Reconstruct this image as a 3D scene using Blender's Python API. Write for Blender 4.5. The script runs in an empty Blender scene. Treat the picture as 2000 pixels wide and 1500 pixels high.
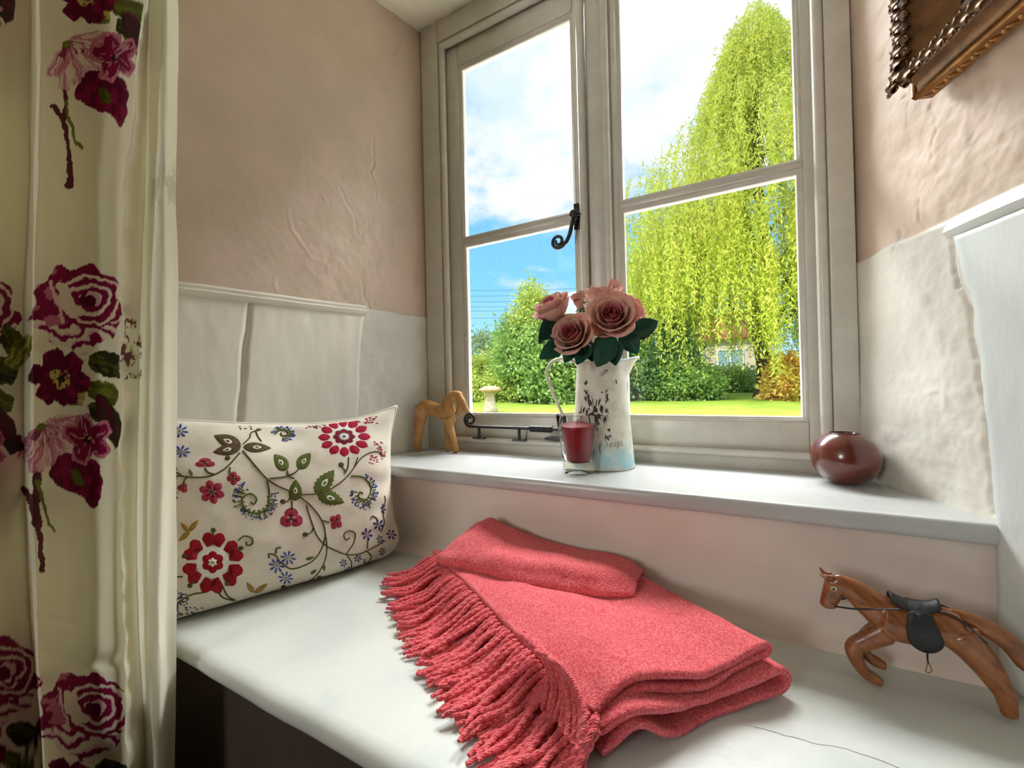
import bpy, bmesh, math, random
import numpy as np
from mathutils import Vector, Matrix

SKY_CLOUD = 0.82
WIN_W = 5500
REAR_W = 34
EXPO = 0.28
SUN_E = 3.5
SKY_S = 1.10

# ------------------------------------------------------------------ camera
SC = bpy.context.scene
COL = SC.collection
EYE = (0.0, -1.1, 0.904)
YAW, PITCH, ROLL, FPX = 27.83, 0.243, -1.3236, 780.0


def cam_axes():
    y, p, r = (math.radians(v) for v in (YAW, PITCH, ROLL))
    f = Vector((-math.sin(y) * math.cos(p), math.cos(y) * math.cos(p), math.sin(p)))
    rt = f.cross(Vector((0, 0, 1))).normalized()
    up = rt.cross(f)
    return rt * math.cos(r) + up * math.sin(r), -rt * math.sin(r) + up * math.cos(r), f


cd = bpy.data.cameras.new('camera')
cam = bpy.data.objects.new('camera', cd)
COL.objects.link(cam)
R_, U_, F_ = cam_axes()
cam.matrix_world = Matrix(((R_.x, U_.x, -F_.x, EYE[0]), (R_.y, U_.y, -F_.y, EYE[1]),
                           (R_.z, U_.z, -F_.z, EYE[2]), (0, 0, 0, 1)))
cd.sensor_width = 36.0
cd.lens = FPX / 2000.0 * 36.0
cd.clip_start = 0.02
cd.clip_end = 500
SC.camera = cam
SC.view_settings.view_transform = 'Standard'
SC.view_settings.look = 'None'
SC.view_settings.gamma = 1.0
SC.view_settings.use_curve_mapping = False
SC.view_settings.exposure = EXPO


# ------------------------------------------------------------------ node helper
class NT:
    def __init__(self, tree):
        self.t = tree
        tree.nodes.clear()

    def n(self, typ, **kw):
        nd = self.t.nodes.new(typ)
        for k, v in kw.items():
            if k.startswith('i_'):
                key = k[2:]
                key = int(key) if key.isdigit() else key.replace('_', ' ')
                s = nd.inputs[key]
                if hasattr(v, 'bl_rna') and isinstance(v, bpy.types.NodeSocket):
                    self.t.links.new(v, s)
                else:
                    s.default_value = v
            else:
                setattr(nd, k, v)
        return nd

    def math(self, op, a, b=None, c=None, clamp=False):
        nd = self.t.nodes.new('ShaderNodeMath')
        nd.operation = op
        nd.use_clamp = clamp
        for i, v in enumerate((a, b, c)):
            if v is None:
                continue
            if isinstance(v, bpy.types.NodeSocket):
                self.t.links.new(v, nd.inputs[i])
            else:
                nd.inputs[i].default_value = v
        return nd.outputs[0]

    def mix(self, fac, a, b, typ='MIX'):
        nd = self.t.nodes.new('ShaderNodeMix')
        nd.data_type = 'RGBA'
        nd.blend_type = typ
        for s, v in ((nd.inputs[0], fac), (nd.inputs[6], a), (nd.inputs[7], b)):
            if isinstance(v, bpy.types.NodeSocket):
                self.t.links.new(v, s)
            else:
                s.default_value = v if not isinstance(v, tuple) else (v + (1,) if len(v) == 3 else v)
        return nd.outputs[2]

    def ramp(self, fac, stops, interp='LINEAR'):
        nd = self.t.nodes.new('ShaderNodeValToRGB')
        nd.color_ramp.interpolation = interp
        el = nd.color_ramp.elements
        def c4(c):
            c = c if isinstance(c, tuple) else (c, c, c)
            return c + (1,) if len(c) == 3 else c
        el[0].position, el[0].color = stops[0][0], c4(stops[0][1])
        el[1].position, el[1].color = stops[-1][0], c4(stops[-1][1])
        for p, c in stops[1:-1]:
            el.new(p).color = c4(c)
        self.t.links.new(fac, nd.inputs[0])
        return nd.outputs[0]

    def maprange(self, v, a, b, c=0.0, d=1.0, smooth=True):
        nd = self.t.nodes.new('ShaderNodeMapRange')
        nd.interpolation_type = 'SMOOTHSTEP' if smooth else 'LINEAR'
        self.t.links.new(v, nd.inputs[0])
        for i, x in enumerate((a, b, c, d)):
            nd.inputs[i + 1].default_value = x
        return nd.outputs[0]

    def link(self, a, b):
        self.t.links.new(a, b)


def srgb(r, g, b):
    def f(c):
        c /= 255.0
        return c / 12.92 if c <= 0.04045 else ((c + 0.055) / 1.055) ** 2.4
    return (f(r), f(g), f(b))


# ------------------------------------------------------------------ sky
world = bpy.data.worlds.new('sky')
SC.world = world
world.use_nodes = True
w = NT(world.node_tree)
tc = w.n('ShaderNodeTexCoord')
sep = w.n('ShaderNodeSeparateXYZ', i_0=tc.outputs['Generated'])
zz = sep.outputs[2]
zc = w.math('MAXIMUM', zz, 0.0)
den = w.math('ADD', zc, 0.22)
px_ = w.math('DIVIDE', sep.outputs[0], den)
py_ = w.math('DIVIDE', sep.outputs[1], den)
cv = w.n('ShaderNodeCombineXYZ', i_0=px_, i_1=py_, i_2=0.37)
n1 = w.n('ShaderNodeTexNoise', i_Vector=cv.outputs[0], i_Scale=1.1, i_Detail=7.0, i_Roughness=0.55, i_Distortion=0.3)
n2 = w.n('ShaderNodeTexNoise', i_Vector=cv.outputs[0], i_Scale=4.2, i_Detail=6.0, i_Roughness=0.6)
cover = w.math('ADD', n1.outputs[0], w.math('MULTIPLY', w.math('SUBTRACT', n2.outputs[0], 0.5), 0.30))
bias = w.maprange(zc, 0.22, 0.62, -0.05, 0.09)
cover = w.math('ADD', cover, bias)
cl = w.math('MULTIPLY', w.maprange(cover, 0.455, 0.60), w.maprange(zc, 0.17, 0.30))
blue = w.ramp(zc, [(0.0, srgb(205, 236, 255)), (0.10, srgb(165, 222, 255)), (0.24, srgb(128, 200, 255)), (0.6, srgb(104, 172, 250)), (1.0, srgb(90, 150, 236))])
cshade = w.maprange(w.math('ADD', n2.outputs[0], w.math('MULTIPLY', w.math('SUBTRACT', n1.outputs[0], 0.5), 0.9)), 0.36, 0.60)
ccol = w.mix(cshade, (0.62, 0.74, 0.90), (SKY_CLOUD, SKY_CLOUD, SKY_CLOUD))
skyc = w.mix(cl, blue, ccol)
bg = w.n('ShaderNodeBackground', i_Color=skyc, i_Strength=SKY_S)
wo = w.n('ShaderNodeOutputWorld')
w.link(bg.outputs[0], wo.inputs[0])

sun_d = bpy.data.lights.new('sun', 'SUN')
sun_d.energy = SUN_E
sun_d.angle = math.radians(0.6)
sun_d.color = (1.0, 0.95, 0.86)
sun = bpy.data.objects.new('sun', sun_d)
COL.objects.link(sun)
sun.rotation_euler = Vector((0.42, 0.62, -0.80)).to_track_quat('-Z', 'Y').to_euler()

# area lamp added overhead, out of view, to brighten the recess through the window
ld = bpy.data.lights.new('overhead_fill_light', 'AREA')
ld.shape = 'RECTANGLE'
ld.size = 18.0
ld.size_y = 2.6
ld.energy = WIN_W
ld.color = (0.97, 0.985, 1.0)
lo = bpy.data.objects.new('overhead_fill_light', ld)
COL.objects.link(lo)
lo.location = (-3.2, 5.5, 9.2)
lo.rotation_euler = Vector((0.0, -0.45, -0.89)).to_track_quat('-Z', 'Y').to_euler()


# fill lamp added behind the camera to lift the sides facing the room
rd = bpy.data.lights.new('rear_fill_light', 'AREA')
rd.shape = 'RECTANGLE'
rd.size = 0.8
rd.size_y = 1.0
rd.energy = REAR_W
rd.color = (1.0, 0.97, 0.93)
ro_ = bpy.data.objects.new('rear_fill_light', rd)
COL.objects.link(ro_)
ro_.location = (-1.68, -4.34, 1.72)
ro_.rotation_euler = (math.radians(90), 0, 0)


# ------------------------------------------------------------------ numpy noise
def _hash(ix, iy, iz, seed):
    h = (ix.astype(np.int64) * 374761393 + iy.astype(np.int64) * 668265263 + iz.astype(np.int64) * 1440662683 + seed * 974634777) & 0xffffffff
    h = ((h ^ (h >> 13)) * 1274126177) & 0xffffffff
    h = ((h ^ (h >> 16)) * 2246822519) & 0xffffffff
    return ((h ^ (h >> 15)) & 0xffffff) / float(0xffffff)


def vnoise(x, y, z=0.0, seed=0):
    x, y = np.broadcast_arrays(np.asarray(x, float), np.asarray(y, float))
    z = np.broadcast_to(np.asarray(z, float), x.shape)
    ix, iy, iz = np.floor(x), np.floor(y), np.floor(z)
    fx, fy, fz = x - ix, y - iy, z - iz
    fx, fy, fz = (f * f * f * (f * (f * 6 - 15) + 10) for f in (fx, fy, fz))
    r = 0
    for dx in (0, 1):
        for dy in (0, 1):
            for dz in (0, 1):
                wgt = (fx if dx else 1 - fx) * (fy if dy else 1 - fy) * (fz if dz else 1 - fz)
                r = r + wgt * _hash(ix + dx, iy + dy, iz + dz, seed)
    return r * 2 - 1


def fbm(x, y, z=0.0, seed=0, oct=4, rough=0.5):
    a, s, f = 1.0, 0.0, 1.0
    for o in range(oct):
        s = s + a * vnoise(np.asarray(x) * f, np.asarray(y) * f, np.asarray(z) * f, seed + o * 7)
        a *= rough
        f *= 2.03
    return s


def sstep(a, b, x):
    t = np.clip((np.asarray(x, float) - a) / (b - a), 0, 1)
    return t * t * (3 - 2 * t)


def seg_dist(x, y, pts):
    """distance from arrays x,y to a polyline, and signed side"""
    best = np.full(np.shape(x), 1e9)
    for (x0, y0), (x1, y1) in zip(pts[:-1], pts[1:]):
        dx, dy = x1 - x0, y1 - y0
        t = np.clip(((x - x0) * dx + (y - y0) * dy) / (dx * dx + dy * dy + 1e-12), 0, 1)
        best = np.minimum(best, np.hypot(x - x0 - t * dx, y - y0 - t * dy))
    return best


# ------------------------------------------------------------------ object helpers
def tag(o, label=None, cat=None, group=None, kind=None):
    if label: o['label'] = label
    if cat: o['category'] = cat
    if group: o['group'] = group
    if kind: o['kind'] = kind
    return o


def empty(name, loc, label=None, cat=None, group=None, kind=None, parent=None):
    o = bpy.data.objects.new(name, None)
    o.empty_display_size = 0.05
    COL.objects.link(o)
    o.location = loc
    if parent is not None:
        o.parent = parent
        o.location = Vector(loc) - wloc(parent)
    return tag(o, label, cat, group, kind)


def wloc(o):
    v = Vector((0, 0, 0))
    while o is not None:
        v = v + o.location
        o = o.parent
    return v


def mesh_data(name, verts, faces, mats=(), smooth=True, face_mat=None):
    me = bpy.data.meshes.new(name)
    verts = np.asarray(verts, dtype=np.float32).reshape(-1, 3)
    if isinstance(faces, np.ndarray) and faces.ndim == 2:
        nf, k = faces.shape
        me.vertices.add(len(verts))
        me.vertices.foreach_set('co', verts.ravel())
        me.loops.add(nf * k)
        me.loops.foreach_set('vertex_index', faces.astype(np.int32).ravel())
        me.polygons.add(nf)
        me.polygons.foreach_set('loop_start', np.arange(0, nf * k, k, dtype=np.int32))
        me.update(calc_edges=True)
    else:
        me.from_pydata([tuple(map(float, v)) for v in verts], [], [tuple(int(i) for i in f) for f in faces])
        me.update()
    for m in mats:
        me.materials.append(m)
    if face_mat is not None:
        me.polygons.foreach_set('material_index', np.asarray(face_mat, dtype=np.int32))
    if smooth is True:
        me.polygons.foreach_set('use_smooth', np.ones(len(me.polygons), dtype=bool))
    me.validate()
    return me


def obj(name, vf, mat, parent=None, smooth=True, face_mat=None, origin=None, auto=None):
    """one mesh object from world-space verts; origin at its base (or the parent's)"""
    verts, faces = vf
    verts = np.asarray(verts, dtype=float).reshape(-1, 3)
    mats = mat if isinstance(mat, (list, tuple)) else [mat]
    if origin is None:
        lo_, hi_ = verts.min(0), verts.max(0)
        origin = ((lo_[0] + hi_[0]) / 2, (lo_[1] + hi_[1]) / 2, lo_[2])
    origin = np.asarray(origin, dtype=float)
    me = mesh_data(name, verts - origin, faces, mats, smooth, face_mat)
    o = bpy.data.objects.new(name, me)
    COL.objects.link(o)
    if parent is not None:
        o.parent = parent
        o.location = Vector(origin) - wloc(parent)
    else:
        o.location = origin
    if auto:
        sharp_by_angle(me, auto)
    return o


def sharp_by_angle(me, deg):
    bm = bmesh.new()
    bm.from_mesh(me)
    lim = math.radians(deg)
    for e in bm.edges:
        if len(e.link_faces) == 2 and e.calc_face_angle(0) > lim:
            e.smooth = False
    bm.to_mesh(me)
    bm.free()


def join(*vfs):
    V, Fc, n = [], [], 0
    for v, f in vfs:
        v = np.asarray(v, dtype=float).reshape(-1, 3)
        V.append(v)
        Fc.extend([tuple(int(i) + n for i in q) for q in f])
        n += len(v)
    return np.concatenate(V), Fc


def box(x0, x1, y0, y1, z0, z1, bev=0.0, seg=2):
    bm = bmesh.new()
    bmesh.ops.create_cube(bm, size=1)
    for v in bm.verts:
        v.co = Vector((x0 + (v.co.x + .5) * (x1 - x0), y0 + (v.co.y + .5) * (y1 - y0), z0 + (v.co.z + .5) * (z1 - z0)))
    if bev:
        bmesh.ops.bevel(bm, geom=list(bm.edges), offset=bev, segments=seg, profile=0.5, affect='EDGES')
    return from_bm(bm)


def from_bm(bm):
    bm.verts.index_update()
    v = [tuple(x.co) for x in bm.verts]
    f = [tuple(x.index for x in q.verts) for q in bm.faces]
    bm.free()
    return np.array(v), f


def xform(vf, M):
    v, f = vf
    M = np.array(M)
    v = np.asarray(v)
    return v @ M[:3, :3].T + M[:3, 3], f


def grid_faces(nu, nv, wrap_u=False, wrap_v=False):
    iu = np.arange(nu if wrap_u else nu - 1)
    iv = np.arange(nv if wrap_v else nv - 1)
    a, b = np.meshgrid(iu, iv, indexing='ij')
    a2, b2 = (a + 1) % nu, (b + 1) % nv
    return np.stack([a * nv + b, a2 * nv + b, a2 * nv + b2, a * nv + b2], -1).reshape(-1, 4)


def surf(P, wrap_u=False, wrap_v=False):
    """grid of points (nu,nv,3) -> verts, faces"""
    nu, nv = P.shape[:2]
    return P.reshape(-1, 3), grid_faces(nu, nv, wrap_u, wrap_v)


def grid_normals(P):
    du = np.gradient(P, axis=0)
    dv = np.gradient(P, axis=1)
    n = np.cross(du, dv)
    return n / (np.linalg.norm(n, axis=-1, keepdims=True) + 1e-12)


def sheet(P, th):
    """closed slab: grid P given thickness th along its own normal"""
    n = grid_normals(P)
    nu, nv = P.shape[:2]
    A = P + n * th / 2
    B = P - n * th / 2
    fa = grid_faces(nu, nv)
    fb = fa[:, ::-1] + nu * nv
    rim = []
    idx = lambda i, j: i * nv + j
    loop = [idx(i, 0) for i in range(nu)] + [idx(nu - 1, j) for j in range(1, nv)] + [idx(i, nv - 1) for i in range(nu - 2, -1, -1)] + [idx(0, j) for j in range(nv - 2, 0, -1)]
    for a, b in zip(loop, loop[1:] + loop[:1]):
        rim.append((b, a, a + nu * nv, b + nu * nv))
    return np.concatenate([A.reshape(-1, 3), B.reshape(-1, 3)]), np.concatenate([fa, fb, np.array(rim)])


def spline(pts, n, closed=False):
    """Catmull-Rom through pts (any dimension) -> n points"""
    p = np.asarray(pts, dtype=float)
    if len(p) == 2:
        return p[0] + (p[1] - p[0]) * np.linspace(0, 1, n)[:, None]
    if closed:
        q = np.concatenate([p[-1:], p, p[:2]])
        m = len(p)
    else:
        q = np.concatenate([[2 * p[0] - p[1]], p, [2 * p[-1] - p[-2]]])
        m = len(p) - 1
    t = np.linspace(0, m, n, endpoint=not closed)
    i = np.minimum(t.astype(int), m - 1)
    f = (t - i)[:, None]
    a, b, c, d = q[i], q[i + 1], q[i + 2], q[i + 3]
    return 0.5 * (2 * b + (c - a) * f + (2 * a - 5 * b + 4 * c - d) * f * f + (3 * b - a - 3 * c + d) * f ** 3)


def frames(C, up=(0, 0, 1)):
    T = np.gradient(C, axis=0)
    T /= np.linalg.norm(T, axis=1, keepdims=True) + 1e-12
    N = np.zeros_like(T)
    u = np.asarray(up, float)
    n = u - T[0] * (u @ T[0])
    if np.linalg.norm(n) < 1e-3:
        n = np.cross(T[0], [1, 0.3, 0])
    n /= np.linalg.norm(n)
    for k in range(len(C)):
        n = n - T[k] * (n @ T[k])
        n /= np.linalg.norm(n) + 1e-12
        N[k] = n
    return T, N, np.cross(T, N)


def tube(C, r, k=8, cap=True, up=(0, 0, 1), ry=None, twist=0.0, lobes=0, lobe_amp=0.0):
    """tube along points C; r, ry = radius along N / B (scalars or arrays)"""
    C = np.asarray(C, float)
    n = len(C)
    T, N, B = frames(C, up)
    r = np.broadcast_to(np.asarray(r, float), (n,))
    ry = r if ry is None else np.broadcast_to(np.asarray(ry, float), (n,))
    th = np.arange(k) / k * 2 * np.pi
    s = np.concatenate([[0], np.cumsum(np.linalg.norm(np.diff(C, axis=0), axis=1))])
    ph = th[None, :] + twist * s[:, None]
    m = 1 + lobe_amp * np.cos(lobes * th)[None, :]
    P = C[:, None, :] + N[:, None, :] * (np.cos(ph) * r[:, None] * m)[..., None] + B[:, None, :] * (np.sin(ph) * ry[:, None] * m)[..., None]
    V = P.reshape(-1, 3)
    Fc = [tuple(q) for q in grid_faces(n, k, wrap_v=True)[:, ::-1]]
    if cap:
        V = np.concatenate([V, C[:1], C[-1:]])
        a, b = n * k, n * k + 1
        for j in range(k):
            Fc.append((a, j, (j + 1) % k)[::1])
            Fc.append((b, (n - 1) * k + (j + 1) % k, (n - 1) * k + j))
    return V, Fc


def lathe(prof, k=48, centre=(0, 0, 0), caps=False):
    """prof: list of (r,z)"""
    p = np.asarray(prof, float)
    th = np.arange(k) / k * 2 * np.pi
    P = np.stack([p[:, None, 0] * np.cos(th), p[:, None, 0] * np.sin(th), np.repeat(p[:, 1:2], k, 1)], -1)
    V = P.reshape(-1, 3) + np.asarray(centre)
    Fc = [tuple(q) for q in grid_faces(len(p), k, wrap_v=True)[:, ::-1]]
    return V, Fc


def ellipsoid(c, r, k=16, m=10, M=None):
    th = np.arange(k) / k * 2 * np.pi
    ph = np.linspace(0, np.pi, m)
    P = np.stack([np.sin(ph)[:, None] * np.cos(th), np.sin(ph)[:, None] * np.sin(th), np.repeat(np.cos(ph)[:, None], k, 1)], -1) * np.asarray(r)
    V = P.reshape(-1, 3)
    if M is not None:
        V = V @ np.array(M).T
    return V + np.asarray(c), [tuple(q) for q in grid_faces(m, k, wrap_v=True)]


def prism(poly, z0, z1):
    """extrude a 2-D polygon (x,y) from z0 to z1"""
    n = len(poly)
    V = [(x, y, z0) for x, y in poly] + [(x, y, z1) for x, y in poly]
    Fc = [tuple(range(n))[::-1], tuple(range(n, 2 * n))]
    for i in range(n):
        j = (i + 1) % n
        Fc.append((i, j, j + n, i + n))
    return np.array(V, float), Fc


def carve(name, pieces, voxel, mat, parent=None, smooth_it=6, origin=None):
    """fuse closed pieces into one continuous carved surface (voxel remesh)"""
    V, Fc = join(*pieces)
    me = mesh_data(name + '_raw', V, Fc, [])
    o = bpy.data.objects.new(name + '_raw', me)
    COL.objects.link(o)
    m = o.modifiers.new('r', 'REMESH')
    m.mode = 'VOXEL'
    m.voxel_size = voxel
    m = o.modifiers.new('s', 'SMOOTH')
    m.iterations = smooth_it
    m.factor = 0.5
    dg = bpy.context.evaluated_depsgraph_get()
    dg.update()
    ev = o.evaluated_get(dg)
    em = ev.to_mesh()
    vv = np.empty(len(em.vertices) * 3, dtype=np.float32)
    em.vertices.foreach_get('co', vv)
    ff = [tuple(p.vertices) for p in em.polygons]
    ev.to_mesh_clear()
    bpy.data.objects.remove(o)
    bpy.data.meshes.remove(me)
    return obj(name, (vv.reshape(-1, 3), ff), mat, parent, origin=origin)


# ------------------------------------------------------------------ materials
MATS = {}


def mat(name, col, rough=0.6, spec=0.4, metal=0.0, var=None, var_scale=8.0, bump=0.0, bump_scale=60.0, detail=4.0,
        coat=0.0, sheen=0.0, sss=0.0, transl=0.0, stretch=(1, 1, 1), rough_var=0.0, attr=None):
    """principled material; var = second colour mixed by noise"""
    if name in MATS:
        return MATS[name]
    m = bpy.data.materials.new(name)
    m.use_nodes = True
    t = NT(m.node_tree)
    out = t.n('ShaderNodeOutputMaterial')
    b = t.n('ShaderNodeBsdfPrincipled')
    b.inputs['Roughness'].default_value = rough
    b.inputs['Specular IOR Level'].default_value = spec
    b.inputs['Metallic'].default_value = metal
    b.inputs['Coat Weight'].default_value = coat
    b.inputs['Coat Roughness'].default_value = 0.08
    b.inputs['Sheen Weight'].default_value = sheen
    co = t.n('ShaderNodeTexCoord')
    mp = t.n('ShaderNodeMapping', i_Vector=co.outputs['Object'])
    mp.inputs['Scale'].default_value = stretch
    vec = mp.outputs[0]
    if attr:
        a = t.n('ShaderNodeAttribute', attribute_name=attr)
        base = a.outputs['Color']
        if var is not None:
            nz = t.n('ShaderNodeTexNoise', i_Vector=vec, i_Scale=var_scale, i_Detail=detail, i_Roughness=0.6)
            base = t.mix(t.maprange(nz.outputs[0], 0.35, 0.65), base, t.mix(1.0, base, tuple(var) + (1,), 'MULTIPLY'))
        t.link(base, b.inputs['Base Color'])
    elif var is not None:
        nz = t.n('ShaderNodeTexNoise', i_Vector=vec, i_Scale=var_scale, i_Detail=detail, i_Roughness=0.6)
        f = t.maprange(nz.outputs[0], 0.32, 0.68)
        t.link(t.mix(f, tuple(col), tuple(var)), b.inputs['Base Color'])
    else:
        b.inputs['Base Color'].default_value = tuple(col) + (1,)
    if bump:
        nb = t.n('ShaderNodeTexNoise', i_Vector=vec, i_Scale=bump_scale, i_Detail=5.0, i_Roughness=0.6)
        bp = t.n('ShaderNodeBump', i_Strength=min(1.0, bump), i_Distance=0.002 * max(1.0, bump), i_Height=nb.outputs[0])
        t.link(bp.outputs[0], b.inputs['Normal'])
    sh = b.outputs[0]
    if transl:
        tr = t.n('ShaderNodeBsdfTranslucent')
        if b.inputs['Base Color'].is_linked:
            t.link(b.inputs['Base Color'].links[0].from_socket, tr.inputs[0])
        else:
            tr.inputs[0].default_value = tuple(col) + (1,)
        mx = t.n('ShaderNodeMixShader', i_0=transl, i_1=sh, i_2=tr.outputs[0])
        sh = mx.outputs[0]
    t.link(sh, out.inputs[0])
    MATS[name] = m
    return m

# ------------------------------------------------------------------ the room
SEAT, SILL, DADO, SOFFIT = 0.48, 0.70, 1.145, 2.12
XL, XR, SPLAY = -0.878, 0.245, math.radians(17)
YSILL = -0.30          # face of the wall under the sill
YSEAT = -0.77          # front edge of the seat
SS, CS = math.sin(SPLAY), math.cos(SPLAY)

m_pink = mat('pink_plaster', srgb(214, 192, 174), 0.55, 0.35, var=srgb(204, 184, 164), var_scale=5, bump=0.5, bump_scale=45)
m_white_pl = mat('white_plaster', srgb(224, 218, 206), 0.42, 0.45, var=srgb(212, 207, 196), var_scale=9, bump=0.5, bump_scale=38)
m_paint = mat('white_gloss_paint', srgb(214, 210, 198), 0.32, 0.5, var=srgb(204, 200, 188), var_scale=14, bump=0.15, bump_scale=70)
m_sillp = mat('sill_paint', srgb(190, 191, 188), 0.28, 0.5, var=srgb(182, 184, 181), var_scale=11, bump=0.12, bump_scale=60)
m_seatp = mat('seat_paint', srgb(208, 210, 202), 0.36, 0.5, var=srgb(196, 201, 195), var_scale=7, bump=0.35, bump_scale=26)
m_under = mat('under_sill_paint', srgb(232, 218, 206), 0.45, 0.4, var=srgb(224, 208, 196), var_scale=6, bump=0.35, bump_scale=30)
m_ceil = mat('ceiling_plaster', srgb(244, 240, 222), 0.6, 0.3, var=srgb(232, 228, 208), var_scale=10, bump=0.8, bump_scale=25)
m_room = mat('room_wall_paint', srgb(168, 156, 140), 0.8, 0.2, var=srgb(160, 148, 132), var_scale=3)
m_floor = mat('dark_floorboards', srgb(74, 52, 36), 0.5, 0.4, var=srgb(58, 40, 28), var_scale=6, stretch=(1, 8, 1))
m_panel = mat('seat_front_paint', srgb(72, 60, 48), 0.6, 0.3, var=srgb(62, 52, 40), var_scale=5, bump=0.3)
m_glass = None


def thin_glass(name, tint=(0.985, 0.995, 0.99)):
    m = bpy.data.materials.new(name)
    m.use_nodes = True
    t = NT(m.node_tree)
    out = t.n('ShaderNodeOutputMaterial')
    tr = t.n('ShaderNodeBsdfTransparent', i_0=tuple(tint) + (1,))
    gl = t.n('ShaderNodeBsdfGlossy', i_0=(1, 1, 1, 1), i_Roughness=0.02)
    fr = t.n('ShaderNodeFresnel', i_0=1.42)
    ge = t.n('ShaderNodeNewGeometry')
    fc = t.math('MULTIPLY', fr.outputs[0], t.math('SUBTRACT', 1.0, ge.outputs['Backfacing']))
    mx = t.n('ShaderNodeMixShader', i_0=fc, i_1=tr.outputs[0], i_2=gl.outputs[0])
    t.link(mx.outputs[0], out.inputs[0])
    return m


m_glass = thin_glass('window_glass')

CRACK_L = [[(0.111, 2.044), (0.135, 1.995), (0.152, 1.932), (0.148, 1.865), (0.152, 1.809), (0.129, 1.765), (0.107, 1.733), (0.097, 1.681)],
           [(0.207, 1.683), (0.205, 1.618), (0.22, 1.56), (0.208, 1.512), (0.219, 1.45), (0.238, 1.393), (0.252, 1.357), (0.249, 1.325), (0.26, 1.266), (0.249, 1.204), (0.246, 1.159)],
           [(0.312, 1.484), (0.289, 1.435), (0.268, 1.366), (0.252, 1.35)],
           [(0.192, 1.265), (0.141, 1.302), (0.111, 1.273), (0.063, 1.278)]]
RIDGE_L = [[(0.462, 1.39), (0.45, 1.337), (0.43, 1.308), (0.404, 1.267), (0.37, 1.268), (0.354, 1.23), (0.346, 1.189)],
           [(0.372, 1.458), (0.361, 1.441)], [(0.428, 1.515), (0.425, 1.539), (0.403, 1.562)], [(0.556, 1.572), (0.54, 1.601)],
           [(0.484, 1.162), (0.498, 1.187), (0.49, 1.205)], [(0.268, 1.366), (0.289, 1.435)]]
CRACK_R = [[(0.165, 1.395), (0.169, 1.357), (0.166, 1.305), (0.174, 1.253), (0.19, 1.213), (0.201, 1.174), (0.207, 1.156)],
           [(0.215, 1.343), (0.226, 1.325), (0.23, 1.3), (0.223, 1.28), (0.22, 1.259)],
           [(0.152, 1.173), (0.155, 1.154), (0.143, 1.14), (0.134, 1.124)],
           [(0.253, 1.121), (0.259, 1.088), (0.267, 1.036), (0.277, 1.027), (0.285, 0.99), (0.286, 0.964), (0.294, 0.925), (0.294, 0.868), (0.301, 0.831), (0.306, 0.769), (0.306, 0.71)]]
RIDGE_R = [[(0.326, 1.308), (0.321, 1.284), (0.311, 1.268), (0.293, 1.25), (0.277, 1.235)], [(0.287, 1.294), (0.277, 1.28), (0.279, 1.259), (0.272, 1.25)],
           [(0.077, 0.894), (0.123, 0.898), (0.154, 0.896), (0.183, 0.875), (0.226, 0.874), (0.241, 0.845), (0.252, 0.798)]]


def plaster_wall(name, side, tmax, step, cracks, ridges, label):
    tt = np.arange(-0.02, tmax + step, step)
    zs = np.concatenate([np.arange(0.0, 0.46, 0.05), np.arange(0.46, SOFFIT + 0.03, step)])
    T, Z = np.meshgrid(tt, zs, indexing='ij')
    sd = 3 if side < 0 else 11
    rough = sstep(0.9, 0.15, T) * sstep(1.75, 1.2, Z) if side < 0 else 0.8 * sstep(0.0, 0.2, T) + 0.25
    d = 0.004 * fbm(T * 3, Z * 3, seed=sd, oct=3) + 0.0016 * (0.25 + rough) * fbm(T * 13, Z * 11, seed=sd + 1, oct=4)
    if side > 0:
        d = d + 0.0009 * fbm(T * 45, Z * 40, seed=sd + 31, oct=3) * rough
    lump = np.clip(fbm(T * 9, Z * 7, seed=sd + 5, oct=3) - 0.35, 0, 1)
    d = d + 0.004 * lump * rough
    jit = 0.004 * fbm(T * 60, Z * 60, seed=sd + 9, oct=2) + 0.008 * fbm(T * 22, Z * 22, seed=sd + 19, oct=2)
    amp = np.clip(0.55 + 0.9 * fbm(T * 18, Z * 18, seed=sd + 23, oct=2), 0, 1.2)
    for c in cracks:
        q = seg_dist(T + jit, Z + jit, c)
        d = d - 0.0020 * amp * np.exp(-(q / 0.0022) ** 2) + 0.0006 * amp * np.exp(-((q - 0.008) / 0.006) ** 2)
    if side > 0:
        q = seg_dist(T + 0.5 * jit, Z + 0.5 * jit, cracks[-1])
        d = d - 0.0045 * np.exp(-(q / 0.0035) ** 2)
    for c in ridges:
        q = seg_dist(T + jit, Z + jit, c)
        d = d + 0.0011 * amp * np.exp(-(q / 0.0036) ** 2)
    lowline = DADO + (0.004 * fbm(T * 9, 0.3, seed=sd + 2, oct=2))
    d = d + 0.006 * sstep(lowline + 0.003, lowline - 0.006, Z)
    if side < 0:       # levelled bed behind the boards
        bed = (T > 0.262 + 0.08 * (1.13 - Z)) & (Z < 1.13)
        d = np.where(bed, np.minimum(d, 0.0015), d)
    x0 = XL if side < 0 else XR
    X = x0 + side * T * SS - side * d * CS
    Y = -T * CS - d * SS
    P = np.stack([X, Y, Z], -1)
    V, Fc = surf(P)
    if side < 0:
        Fc = Fc[:, ::-1]
    zc_ = Z[:-1, :-1] + step / 2
    fm = (zc_ < lowline[:-1, :-1]).astype(int).ravel()
    o = obj(name, (V, Fc), [m_pink, m_white_pl], face_mat=fm)
    return tag(o, label, 'wall', kind='structure')


wl = plaster_wall('wall_left', -1, 0.80, 0.003, CRACK_L, RIDGE_L, 'lumpy dusty pink plaster wall left of the window with white lower part')
wr = plaster_wall('wall_right', 1, 0.95, 0.003, CRACK_R, RIDGE_R, 'cracked pink and white plaster wall right of the window')


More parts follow.
